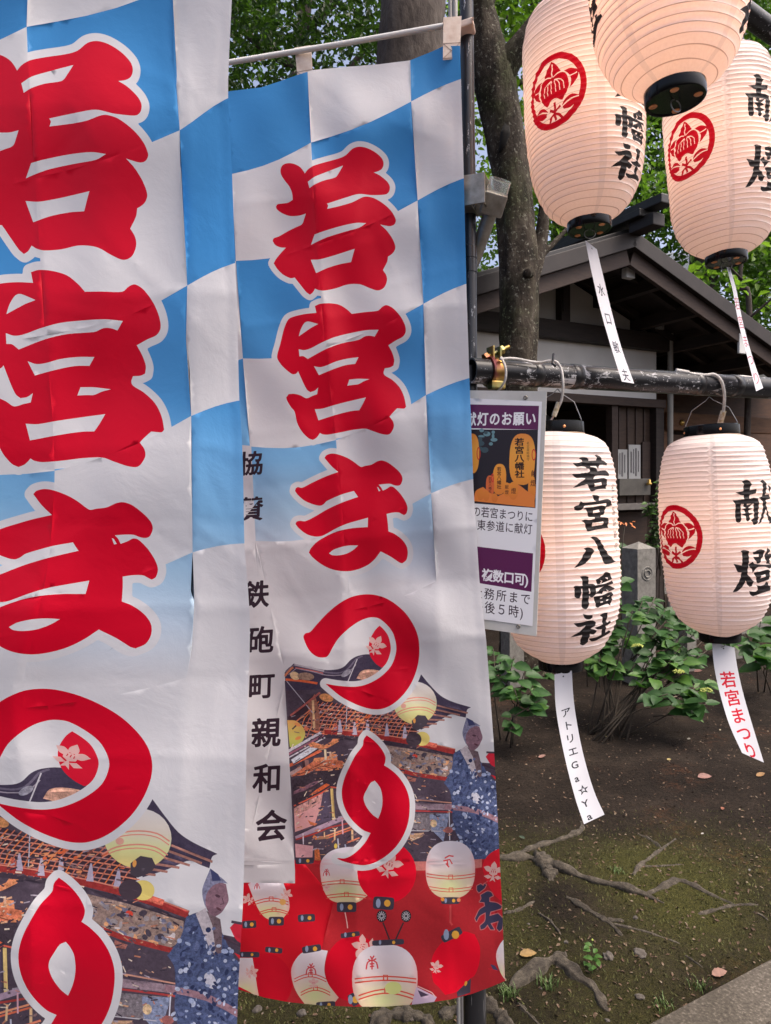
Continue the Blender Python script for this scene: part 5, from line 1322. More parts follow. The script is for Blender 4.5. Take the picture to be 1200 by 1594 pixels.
pole = thing('banner_pole', 'black painted pole with white chips carrying a thin white crossbar', 'pole', P(735, 2060, 1.40))
zp = 1.375
mb = MB()
mb.tube([P(722.5, -260, zp), P(731, 380, zp), P(734, 930, zp)], .0132, 20)
world_mesh_under(mb.build('upper_tube', BLKP, smooth=True, auto=50), pole)
mb = MB(); a, b = P(730.5, 385, zp), P(731.3, 425, zp)
mb.tube([a, a.lerp(b, .45)], .0148, 20); mb.tube([a.lerp(b, .5), b], .0148, 20)
world_mesh_under(mb.build('collar', mat('black tape', (.012,.012,.013), .25), smooth=True, auto=50), pole)
mb = MB(); mb.tube([P(733.5, 900, zp), P(739, 1580, zp), P(742.5, 2040, zp)], .0222, 24)
LOWP = mat('black lower pole', (.012,.012,.013), .3)
_n = noise(LOWP, 14, 6, .6, 'Object', (24, 24, .6)); _r1 = ramp(LOWP, [(.63, (.012,.012,.014)), (.68, (.3,.3,.3))], _n.outputs['Fac']); L(LOWP, _r1.outputs[0], bsdf(LOWP).inputs['Base Color'])
world_mesh_under(mb.build('lower_tube', LOWP, smooth=True, auto=50), pole)
mb = MB(); mb.tube([P(250, 116, 1.44), P(355, 97.5, 1.41), P(540, 67, 1.365), P(715, 36, 1.328)], .0052, 12)
world_mesh_under(mb.build('crossbar', WPLA, smooth=True, auto=50), pole)
mb = MB(); c0 = P(711, 36, 1.335); mb.box(c0 + Vector((.012, .022, .002)), (.048, .036, .013), (0, R(-8), R(-14)), .003)
mb.tube([P(736, 28.5, 1.335), P(736, 28.5, 1.325)], .0025, 8)
world_mesh_under(mb.build('clip', noisy('aged plastic', [(.3, C(190,170,156)), (.7, C(218,204,192))], 30, .5, bs=.1, bd=.001)), pole)
pole1 = thing('banner_pole', 'black banner pole mostly hidden by the nearest checked banner', 'pole', P(322, 2700, 1.0))
mb = MB(); q0 = P(316, -330, 1.0); mb.tube([q0, Vector((q0.x, q0.y, 0))], .0135, 16)
world_mesh_under(mb.build('tube', BLKP, smooth=True, auto=50), pole1)
mb = MB(); mb.tube([P(f_edge[0][0] - 160, f_edge[0][1] - 40, 1.0), P(f_edge[0][0], f_edge[0][1] - 72, .99), P(f_edge[1][0] + 10, f_edge[1][1] - 76, .935)], .0052, 12)
world_mesh_under(mb.build('crossbar', WPLA, smooth=True, auto=50), pole1)
# ------------------------------------------------------------------ pipes
PIPE = mat('scratched black pipe', (.010,.010,.012), .34, spec=.35)
_n = noise(PIPE, 46, 8, .74, 'Object', (.30, 1, 1), 1.6); _nb = noise(PIPE, 120, 6, .75, 'Object', (1, 1, 1), .5); _n3 = noise(PIPE, 7, 4, .6)
def _thr(n, lo, a, b):
    mr = N(PIPE, 'ShaderNodeMapRange'); L(PIPE, _n3.outputs['Fac'], mr.inputs[0]); mr.inputs[1].default_value = .3; mr.inputs[2].default_value = .7; mr.inputs[3].default_value = a; mr.inputs[4].default_value = b
    mu = N(PIPE, 'ShaderNodeMath', operation='MULTIPLY'); L(PIPE, n.outputs['Fac'], mu.inputs[0]); L(PIPE, mr.outputs[0], mu.inputs[1])
    return ramp(PIPE, [(lo, (0,)*3), (lo + .03, (1,)*3)], mu.outputs[0])
_s1 = _thr(_n, .560, .84, 1.08); _s2 = _thr(_nb, .590, .88, 1.06)
_mx = N(PIPE, 'ShaderNodeMath', operation='MAXIMUM'); L(PIPE, _s1.outputs[0], _mx.inputs[0]); L(PIPE, _s2.outputs[0], _mx.inputs[1])
_r1 = ramp(PIPE, [(0, (.010,.010,.012)), (1, (.42,.42,.43))], _mx.outputs[0]); L(PIPE, _r1.outputs[0], bsdf(PIPE).inputs['Base Color'])
_r2 = ramp(PIPE, [(0, (.32,)*3), (1, (.65,)*3)], _mx.outputs[0]); L(PIPE, _r2.outputs[0], bsdf(PIPE).inputs['Roughness'])
bump(PIPE, _n3.outputs['Fac'], .15, .004)
def hollow(a, b, r, r2, n=28):
    d = (b - a).normalized(); q = d.to_track_quat('Z', 'Y').to_matrix().to_4x4(); l = (b - a).length
    return Matrix.Translation(a) @ q, l
def pipe(name, label, a, b, r=.0243):
    M, l = hollow(a, b, r, r)
    o = tag(MB().lathe([(r - .003, 0), (r, 0), (r, l * .25), (r, l * .5), (r, l * .75), (r, l), (r - .003, l), (r - .003, 0)], 28).build(name, PIPE, smooth=True, auto=40), label, 'pipe')
    o.matrix_world = M @ Matrix.Identity(4)
    # long axis along local x for the scratch pattern
    o.data.transform(Matrix.Rotation(R(90), 4, 'Y')); o.matrix_world = M @ Matrix.Rotation(R(-90), 4, 'Y')
    return o
pA, pB = P(733, 577, 1.345), P(1173, 603, 1.62)
dP = (pB - pA).normalized()
low_pipe = pipe('scaffold_pipe', 'scratched black pipe carrying the two lower lanterns, clamped beside the banner pole', pA, pA + dP * 1.35)
uA = P(1183, 36, 1.74); uB = P(905, -168, 1.42); dU = (uA - uB).normalized()
up_pipe = pipe('scaffold_pipe', 'short bit of dark pipe showing behind the top lantern at the upper edge', uB - dU * .55, uA + dU * .6)
fA = P(1043, -560, 1.08); front_pipe = pipe('scaffold_pipe', 'overhead pipe from which the frontmost lantern hangs', fA - Vector((.5, .12, 0)), fA + Vector((.6, .14, 0)))

TAPE = mat('black vinyl tape', (.010,.010,.011), .33)
CORD = noisy('white cord', [(.3, C(150,146,140)), (.7, C(208,204,198))], 80, .55, bs=.1, bd=.001)
CLEARP = noisy('cloudy clear tube', [(.35, C(170,150,110)), (.65, C(214,206,190))], 120, .25, bs=.2, bd=.001)
WIRE = mat('lantern wire', C(150,150,150), .35, .8)
def band(t, w, r=.0252, lean=0):
    mb = MB(); c = pA + dP * t
    M, l = hollow(c - dP * w / 2, c + dP * w / 2, r, r)
    mb.lathe([(r - .001, 0), (r, .001), (r + .0006, l * .5), (r, l - .001), (r - .001, l)], 26, M)
    return mb
def on_pipe(px):
    """distance along the lower pipe under picture column px"""
    best = min(range(1400), key=lambda k: abs(proj(pA + dP * k * .001)[0] - px)); return best * .001
_CI = np.linalg.inv(np.array(CM))
def proj(p):
    v = _CI @ np.array((*p, 1.0)); return (W / 2 + F * v[0] / -v[2], H / 2 - F * v[1] / -v[2], -v[2])
k = 0
for px, w, lb in ((832, .020, 'black tape wound round the scratched pipe right of the clamp'), (893, .022, 'black tape wound round the pipe just right of the first lantern cord'), (1083, .018, 'black tape strapping the thick white cable end to the pipe'), (1141, .024, 'black tape wound round the pipe by the hanging paper strips end')):
    tag(band(on_pipe(px), w).build('tape_wrap', TAPE, smooth=True, auto=50), lb, 'tape', 'tape bands on the scaffold pipe')

# scaffold clamp, zinc with a rainbow sheen
ZINC = mat('rainbow zinc', (.6,.5,.25), .34, 1.0)
_n = noise(ZINC, 22, 3, .5); _r1 = ramp(ZINC, [(.30, C(160,96,92)), (.42, C(168,136,76)), (.52, C(150,140,90)), (.6, C(112,128,90)), (.7, C(164,104,110))], _n.outputs['Fac']); L(ZINC, _r1.outputs[0], bsdf(ZINC).inputs['Base Color'])
STEEL = noisy('dull galvanised steel', [(.3, C(128,122,112)), (.7, C(176,170,160))], 40, .38, metal=.85, bs=.15, bd=.002)
tcl = on_pipe(767)
clamp = thing('pipe_clamp', 'rainbow zinc scaffold clamp with an upright bolt gripping the pipe end', 'clamp', pA + dP * tcl)
mb = MB(); c = pA + dP * tcl; M, l = hollow(c - dP * .013, c + dP * .013, 0, 0)
mb.lathe([(.0246, 0), (.0285, .0005), (.0300, .003), (.0285, .006), (.0285, l - .006), (.0300, l - .003), (.0285, l), (.0246, l)], 30, M)
world_mesh_under(mb.build('band', ZINC, smooth=True, auto=40), clamp)
upv = Vector((0, 0, 1)); sid = dP.cross(upv).normalized()      # towards the viewer
if sid.y > 0: sid = -sid
for s_ in (-1, 1):
    world_mesh_under(MB().box(c + upv * .034 + dP * (.0075 * s_) + sid * .004, (.004, .026, .026), Matrix((dP, sid, upv)).transposed(), .0015).build('ear', ZINC), clamp)
world_mesh_under(MB().box(c - upv * .027 + sid * .012, (.03, .02, .016), Matrix((dP, sid, upv)).transposed(), .003).build('hinge_block', ZINC), clamp)
mb = MB(); b0 = c + upv * .034 + sid * .005; bd_ = (dP * .9 + upv * .42).normalized()
mb.tube([b0 - bd_ * .022, b0 + bd_ * .036], .0042, 14); M, l = hollow(b0 + bd_ * .012, b0 + bd_ * .021, 0, 0)
mb.lathe([(.0, 0), (.0085, 0), (.009, .002), (.009, l - .002), (.0085, l), (0, l)], 6, M)
M, l = hollow(b0 - bd_ * .024, b0 - bd_ * .016, 0, 0); mb.lathe([(0, 0), (.009, 0), (.009, l), (0, l)], 6, M)
world_mesh_under(mb.build('bolt', ZINC, auto=40), clamp)

# flag holder bracket on the pole
brk = thing('flag_holder', 'square steel flag holder on the pole with an angled clear cup and tube', 'bracket', P(738, 305, 1.36))
mb = MB(); rz = Matrix.Rotation(R(-20), 3, 'Z')
cb = P(737, 305, 1.352)
for off, d in (((0, -.029, 0), (.050, .004, .056)), ((0, .029, 0), (.050, .004, .056)), ((.026, 0, 0), (.004, .062, .056)), ((-.012, -.0, -.026), (.028, .056, .004))):
    mb.box(cb + rz @ Vector(off), d, rz, .0012)
world_mesh_under(mb.build('clamp_channel', STEEL), brk)
ax_t = (P(771, 296, 1.345) - P(757, 342, 1.375)).normalized()       # tube axis, leaning out
cbx = P(768, 316, 1.35)
fx = ax_t.cross(Vector((0, 1, 0))).normalized(); fy = ax_t.cross(fx).normalized()
Mx = Matrix((fx, fy, ax_t)).transposed()
mb = MB(); mb.box(cbx, (.044, .044, .040), Mx, .004)
world_mesh_under(mb.build('socket', STEEL), brk)
mb = MB(); M, l = hollow(cbx + ax_t * .018, cbx + ax_t * .042, 0, 0); mb.lathe([(.0205, 0), (.0215, .004), (.0205, l - .003), (.0215, l), (.019, l), (.0185, 0)], 26, M)
GL = mat('clear plastic', (.9,.92,.9), .08); bsdf(GL).inputs['Transmission Weight'].default_value = .85; bsdf(GL).inputs['IOR'].default_value = 1.3
world_mesh_under(mb.build('cup', GL, smooth=True, auto=40), brk)
mb = MB(); mb.tube([cbx - ax_t * .018, P(738, 404, 1.40), P(700, 480, 1.43)], .0135, 16)
world_mesh_under(mb.build('tube', STEEL, smooth=True, auto=40), brk)
for x0, r, lb in ((700, .0045, 'thin grey conduit rising beside the trunk top'), (707, .006, 'grey conduit next to the banner pole top')):
    mb = MB(); mb.tube([P(x0, -200, 1.52), P(x0 + 1, 34, 1.52), P(x0 + 6, 500, 1.52), P(x0 + 16, 1840, 1.52)], r, 12)
    tag(mb.build('conduit', mat('grey conduit', C(150,150,148), .4), smooth=True, auto=40), lb, 'conduit')

# ------------------------------------------------------------------ lanterns
TT = (0, .02, .04, .073, .13, .2, .35, .5, .6, .7, .8, .88, .95, 1)
RR = (.150, .212, .250, .281, .304, .317, .322, .321, .319, .314, .301, .268, .205, .112)
LH, NR = .44, 43
KX = .2776                       # art x = angle * KX so that the art is to scale
def prof(t):
    # smooth interpolation of the profile, in units of the lantern height
    t = np.clip(np.asarray(t, float), 0, 1)
    ts = np.array(TT); rs = np.array(RR) * (.2776 / .322)
    m = np.gradient(rs, ts); i = np.clip(np.searchsorted(ts, t) - 1, 0, len(ts) - 2)
    h = ts[i + 1] - ts[i]; s = (t - ts[i]) / h
    return (2*s**3-3*s*s+1)*rs[i] + (s**3-2*s*s+s)*h*m[i] + (-2*s**3+3*s*s)*rs[i+1] + (s**3-s*s)*h*m[i+1]
def unroll(pts, top, bot):
    """photo pixels on a lantern -> (angle*KX, t)"""
    p = np.asarray(pts, float); top = np.array(top, float); bot = np.array(bot, float)
    d = bot - top; Lp = np.linalg.norm(d); d /= Lp; nrm = np.array((d[1], -d[0])) 
    q = p - top; t = q @ d / Lp; x = q @ nrm / Lp
    return np.stack([np.arcsin(np.clip(x / prof(t), -.985, .985)) * KX, t], 1)
LL_T, LL_B = (862, 677), (873, 1027)
LR_T, LR_B = (1107.5, 679), (1120, 985)
INKL = (.012, .011, .013); REDL = K(150, 0, 26); NOINK = (.8, .8, .8)
la = Art(np.array([(-math.pi * KX, 0), (math.pi * KX, 0), (math.pi * KX, 1), (-math.pi * KX, 1)]))
def seam(th):
    a = R(th); tt = np.linspace(0, 1, NR * 5 + 1); la.add(np.concatenate([np.stack([0 * tt + (a - .065) * KX, tt], 1), np.stack([0 * tt + (a + .065) * KX, tt[::-1]], 1)]), (.50, .50, .53), .30)
for th in (2, 92, 182, -88): seam(th if th < 180 else th - 360)
cA = lambda p: unroll(crop(p, 9.96, 870, 700), LL_T, LL_B)
cB = lambda p: unroll(crop(p, 9.96, 870, 840), LL_T, LL_B)
cC = lambda p: unroll(crop(p, 7.97, 1120, 730), LR_T, LR_B)
def ink(conv, outer, *holes, dx=0.0):
    cs = [smooth(conv(outer), n=3)] + [smooth(conv(h), n=2) for h in holes]
    for c in cs: c[:, 0] += dx * KX
    la.add(cs, INKL, 1.0)
ink(cA, [(195,255),(265,250),(345,222),(335,200),(290,183),(330,160),(400,162),(440,178),(448,207),(565,197),(570,155),(545,125),(575,112),(630,132),(658,187),(705,203),(728,235),(735,268),(620,262),(592,308),(575,318),(558,280),(470,285),(470,297),(530,305),(575,335),(592,357),(650,345),(720,342),(760,370),(778,425),(650,420),(545,430),(510,475),(600,465),(690,455),(735,480),(745,520),(725,560),(715,590),(725,618),(620,622),(540,635),(490,660),(455,640),(435,590),(405,555),(330,575),(250,600),(200,607),(260,560),(340,505),(390,465),(330,462),(250,465),(180,412),(300,400),(400,382),(445,375),(470,355),(450,330),(400,318),(385,300),(330,295),(265,305),(230,285)], [(525,540),(640,518),(640,565),(525,585)])
ink(cA, [(485,708),(560,712),(610,735),(605,775),(600,798),(560,803),(530,795),(515,760)])
ink(cA, [(315,797),(350,822),(480,812),(640,785),(740,768),(785,780),(805,825),(820,862),(760,875),(712,890),(712,915),(695,940),(680,970),(675,1000),(630,1012),(620,1035),(700,1040),(745,1055),(765,1090),(740,1130),(735,1165),(748,1195),(640,1205),(520,1225),(440,1243),(410,1235),(395,1180),(375,1120),(330,1085),(380,1068),(450,1075),(520,1060),(530,1035),(450,1032),(435,1020),(415,970),(400,925),(350,915),(385,897),(430,893),(520,882),(640,862),(695,875),(718,850),(715,830),(560,850),(400,865),(365,875),(350,905),(320,930),(265,938),(225,925),(213,890),(240,870),(290,855),(305,815)], [(510,940),(608,925),(605,960),(500,978)], [(490,1120),(665,1100),(650,1148),(495,1170)])
ink(cB, [(370,95),(430,78),(500,95),(530,130),(490,200),(430,275),(340,335),(225,372),(270,320),(330,250),(375,170),(400,120)])
ink(cB, [(470,-64),(510,-76),(585,-54),(640,30),(690,110),(740,190),(800,245),(838,295),(760,322),(690,325),(660,305),(640,240),(600,140),(560,40),(530,-10)])
ink(cB, [(310,495),(380,486),(448,500),(440,560),(440,880),(425,930),(385,955),(345,940),(328,900),(340,820),(345,560),(335,515)])
ink(cB, [(205,640),(240,622),(340,625),(450,600),(520,605),(548,640),(545,720),(540,760),(480,795),(450,780),(440,740),(458,740),(458,660),(340,665),(328,665),(325,750),(300,795),(260,800),(228,780),(225,700),(230,665)])
ink(cB, [(540,545),(600,520),(660,480),(665,455),(705,437),(750,460),(775,490),(785,550),(650,600),(575,615),(560,570)], [(690,520),(728,520),(722,552)], [(610,548),(655,565),(640,595),(622,600),(640,572)])
ink(cB, [(450,655),(560,620),(700,605),(800,572),(815,612),(700,640),(560,665),(450,665)])
ink(cB, [(440,740),(520,740),(600,690),(660,650),(740,635),(838,690),(740,725),(650,710),(640,752),(560,745),(500,765),(440,770)], [(705,690),(735,712),(705,728)])
ink(cB, [(510,780),(640,770),(740,740),(790,740),(808,770),(790,810),(800,850),(765,940),(730,905),(600,930),(570,945),(540,930),(530,860)], [(615,805),(645,800),(645,818),(612,825)], [(720,785),(748,780),(742,798),(718,800)], [(610,862),(648,858),(645,875),(608,880)], [(705,845),(740,838),(735,852),(703,860)])
ink(cB, [(345,1020),(400,1035),(490,1045),(495,1080),(450,1103),(400,1100),(365,1070)])
ink(cB, [(215,1155),(300,1150),(430,1120),(510,1130),(545,1160),(520,1200),(460,1245),(500,1255),(545,1280),(540,1310),(500,1335),(450,1320),(440,1370),(420,1440),(390,1480),(345,1498),(305,1470),(315,1400),(335,1330),(260,1345),(165,1362),(240,1310),(320,1260),(385,1190),(280,1210),(240,1185)])
ink(cB, [(605,1050),(650,1028),(715,1030),(720,1070),(705,1150),(710,1185),(770,1165),(765,1205),(730,1230),(690,1235),(690,1340),(760,1325),(778,1350),(770,1380),(650,1410),(490,1448),(450,1425),(440,1395),(540,1390),(620,1365),(625,1270),(560,1265),(520,1235),(600,1215),(635,1195),(640,1090),(610,1065)])
for i, ch in enumerate('名古屋総鎮守'):                 # slim column of small characters
    gs = put(ch, (R(67) * KX, .245 + .050 * i), .042, .036, .012)
    la.add(gs, (.05, .045, .05), .85)
K2 = math.pi
for out, holes in (
    ([(265,165),(310,148),(355,162),(375,200),(360,240),(350,270),(420,255),(430,275),(420,305),(355,325),(350,370),(400,358),(440,370),(455,410),(450,520),(445,610),(430,670),(400,685),(385,665),(365,625),(395,600),(400,540),(395,430),(255,430),(255,480),(258,620),(245,645),(220,652),(200,635),(190,560),(195,440),(160,385),(200,385),(290,375),(290,330),(250,325),(195,295),(280,280),(288,200)], ()),
    ([(285,430),(320,430),(325,450),(385,425),(360,460),(335,480),(385,490),(345,510),(345,540),(390,548),(350,570),(352,620),(330,642),(310,620),(310,575),(260,558),(305,540),(300,510),(260,490),(310,480),(285,460)], ()),
    ([(465,170),(490,148),(525,175),(530,240),(520,330),(565,320),(570,375),(525,390),(530,430),(545,520),(580,600),(600,650),(560,670),(545,600),(530,500),(520,520),(500,600),(460,665),(440,672),(475,590),(495,490),(490,400),(450,360),(490,345),(490,250),(485,195)], ()),
    ([(545,210),(575,230),(575,270),(560,300),(550,250)], ()),
    ([(245,985),(285,972),(335,985),(330,1140),(320,1240),(345,1280),(385,1330),(370,1380),(340,1390),(315,1360),(300,1320),(280,1370),(220,1440),(160,1457),(200,1390),(240,1310),(255,1230),(215,1225),(195,1180),(170,1130),(260,1150),(262,1010)], ()),
    ([(330,1140),(370,1105),(395,1130),(500,1140),(590,1135),(595,1165),(560,1185),(510,1165),(430,1165),(400,1200),(365,1235),(370,1190),(340,1170)], ()),
    ([(375,1000),(450,965),(505,975),(500,1020),(470,1070),(450,1120),(420,1130),(400,1090),(375,1050),(430,1050),(450,1020),(390,1025)], ()),
    ([(520,1010),(540,945),(570,970),(545,1020),(580,1015),(598,1030),(560,1080),(560,1110),(590,1135),(530,1130),(500,1040)], ()),
    ([(385,1230),(450,1215),(540,1195),(560,1215),(555,1310),(480,1330),(440,1350),(415,1340),(405,1280)], ([(460,1265),(510,1248),(508,1275),(455,1295)],)),
    ([(415,1370),(460,1380),(510,1365),(520,1335),(550,1350),(545,1380),(580,1395),(585,1430),(480,1465),(380,1497),(350,1475),(335,1440),(400,1445),(430,1425)], ())):
    # the two columns face opposite ways; fold the wrapped angle back into range
    cs = [smooth(cC(o), n=3) for o in (out, *holes)]
    for c in cs: c[:, 0] += (K2 - 2 * math.pi) * KX
    la.add(cs, INKL, 1.0)
def crest(th, tc=.497):
    cx, r = R(th) * KX, .1565
    def T_(p): p = np.asarray(p, float); return np.stack([cx + p[:, 0] * r, tc - p[:, 1] * r], 1)
    mir = lambda p: [(-x, y) for x, y in p][::-1]
    red = lambda p: la.add(smooth(T_(p), n=3), REDL, 1.0)
    wht = lambda p, w=.034: la.add(smooth(T_(stroke(p, w)), n=2), NOINK, 0.0)
    a = np.linspace(0, 2 * np.pi, 56, endpoint=False); ci = np.stack([np.cos(a), np.sin(a)], 1)
    la.add([T_(ci), T_(ci * .825)], REDL, 1.0)
    leaf = [(0,.80),(.08,.74),(.17,.62),(.23,.52),(.27,.45),(.14,.41),(0,.38)]
    red(leaf[:-1] + [(0,.34)] + [(-x, y) for x, y in leaf[:0:-1]][1:])
    wht([(0,.74),(.02,.6),(-.01,.48),(0,.34)])
    side = [(.36,.42),(.58,.43),(.80,.30),(.74,.12),(.62,0),(.50,-.08),(.56,.08),(.52,.26)]
    red(side); red(mir(side)); wht([(.54,.22),(.66,.24),(.74,.27)]); wht(mir([(.54,.22),(.66,.24),(.74,.27)]))
    body = [(0,.37),(.13,.425),(.27,.42),(.40,.34),(.48,.20),(.495,.04),(.45,-.11),(.36,-.24),(.27,-.33),(.20,-.30),(.10,-.23),(0,-.20)]
    red(body + mir(body)[1:-1])
    wht([(0,.34),(.16,.425),(.34,.41),(.47,.27),(.505,.05)], .03); wht(mir([(0,.34),(.16,.425),(.34,.41),(.47,.27),(.505,.05)]), .03)
    for x in (.07, .19, .31):
        for s_ in (-1, 1): wht([(0,.30),(s_*x*.6,.27),(s_*x*1.05,.15),(s_*x*1.1,-.04)],   .027)
    la.add(T_(ell(0, .31, .05, .05, n=12)), REDL, 1.0)
    low = [(.25,-.46),(.38,-.32),(.58,-.27),(.82,-.37),(.70,-.50),(.50,-.60),(.30,-.59)]
    red(low); red(mir(low)); wht([(.24,-.50),(.42,-.42),(.60,-.38),(.76,-.375)]); wht(mir([(.24,-.50),(.42,-.42),(.60,-.38),(.76,-.375)]))
    for p in ([(0,-.30),(.02,-.42),(0,-.56),(-.01,-.66)], [(-.18,-.46),(-.08,-.52),(0,-.57)], [(.2,-.46),(.1,-.52),(0,-.57)], [(-.2,-.80),(-.12,-.68),(0,-.62)], [(.24,-.80),(.14,-.68),(0,-.62)], [(0,-.62),(.03,-.80)]):
        red(stroke(p, .075))
    for p in ([(-.1,-.3),(0,-.24),(.1,-.3)], [(-.16,-.36),(-.08,-.30)], [(.16,-.36),(.08,-.30)]): wht(p, .04)
crest(-43); crest(137)
def dense(c, st=.0055):
    o = []
    for i in range(len(c)):
        p, q = c[i], c[(i + 1) % len(c)]; k = max(1, int(np.linalg.norm(q - p) / st)); o += [p + (q - p) * j / k for j in range(k)]
    return np.array(o)
la.items = [([dense(c) for c in cs], col_, g_) for cs, col_, g_ in la.items]
# grid aligned with the ribs
ts = np.array([(k + s) / NR for k in range(NR) for s in (0, .12, .36, .64, .88)])
ths = np.linspace(-math.pi, math.pi, 97)[1:-1]
gx, gy = np.meshgrid(ths * KX, ts[1:]); 
lV, lT, lC = la.build(.04, NOINK, 0.0, edge_step=.04, extra=np.stack([gx.ravel(), gy.ravel()], 1))
def lantern_xyz(V, seed):
    th, t = V[:, 0] / KX, V[:, 1]
    r = prof(t) * LH * (1 - .045 * np.clip(np.minimum(t, 1 - t) * 9, 0, 1))
    s = (t * NR) % 1.0
    sag = 4 * s * (1 - s)
    fade = np.clip(np.minimum(t * 12, (1 - t) * 9), .3, 1)
    g = np.random.default_rng(seed); ph = g.random(NR + 1) * 6.28
    kk = np.clip((t * NR).astype(int), 0, NR)
    r -= sag * .0023 * fade
    r += .0016 * np.sin(th * 2 + t * 6 + seed) + .0010 * np.sin(th * 4 - t * 11 + seed * 3)
    r += .0006 * np.sin(th * 3 + ph[kk]) + .0004 * np.sin(th * 9 + ph[kk] * 2.3) * sag
    z = .5 * LH - t * LH + .0016 * np.sin(th * 2 + 1.7 + seed) * np.sin(t * 5 + seed) + .0008 * np.sin(th * 3 + t * 9 + seed * 2)
    return np.stack([r * np.sin(th), -r * np.cos(th), z], 1)

PAPER = mat('lantern paper', (.8,.7,.66), .55, spec=.35)
_a = N(PAPER, 'ShaderNodeAttribute', attribute_name='print')
_uv = N(PAPER, 'ShaderNodeTexCoord'); _sp = N(PAPER, 'ShaderNodeSeparateXYZ'); L(PAPER, _uv.outputs['UV'], _sp.inputs[0])
_mu = N(PAPER, 'ShaderNodeMath', operation='MULTIPLY'); L(PAPER, _sp.outputs[1], _mu.inputs[0]); _mu.inputs[1].default_value = NR
_fr = N(PAPER, 'ShaderNodeMath', operation='FRACT'); L(PAPER, _mu.outputs[0], _fr.inputs[0])
_rb = ramp(PAPER, [(0, (.30,.27,.26)), (.045, (.66,.61,.59)), (.08, (1,1,1)), (.955, (1,1,1)), (1.0, (.58,.53,.52))], _fr.outputs[0])   # the bamboo hoop under the paper
_nn = noise(PAPER, 60, 5, .6, 'UV', (1, 2.5, 1)); _pp = ramp(PAPER, [(.3, (.79,.735,.725)), (.7, (.86,.81,.80))], _nn.outputs['Fac'])
_m1 = N(PAPER, 'ShaderNodeMix', data_type='RGBA', blend_type='MULTIPLY'); _m1.inputs[0].default_value = 1; L(PAPER, _pp.outputs[0], _m1.inputs[6]); L(PAPER, _rb.outputs[0], _m1.inputs[7])
_m2 = N(PAPER, 'ShaderNodeMix', data_type='RGBA'); L(PAPER, _a.outputs['Alpha'], _m2.inputs[0]); L(PAPER, _m1.outputs[2], _m2.inputs[6]); L(PAPER, _a.outputs['Color'], _m2.inputs[7])
L(PAPER, _m2.outputs[2], bsdf(PAPER).inputs['Base Color'])
_tr = N(PAPER, 'ShaderNodeBsdfTranslucent'); L(PAPER, _m2.outputs[2], _tr.inputs[0])
_ms = N(PAPER, 'ShaderNodeMixShader'); _ms.inputs[0].default_value = .38
L(PAPER, bsdf(PAPER).outputs[0], _ms.inputs[1]); L(PAPER, _tr.outputs[0], _ms.inputs[2]); L(PAPER, _ms.outputs[0], PAPER.node_tree.nodes['Material Output'].inputs[0])
bump(PAPER, _nn.outputs['Fac'], .12, .002)
LACQ = mat('black lacquer', (.004,.004,.005), .16, spec=.28)
RIVET = mat('copper nail head', C(226,150,96), .35, .3)
RIM = mat('pale rim wood', C(176,150,126), .6)
BULB = mat('lit bulb', (1,.8,.55), .4); bsdf(BULB).inputs['Emission Color'].default_value = (1,.62,.34,1); bsdf(BULB).inputs['Emission Strength'].default_value = 1.5

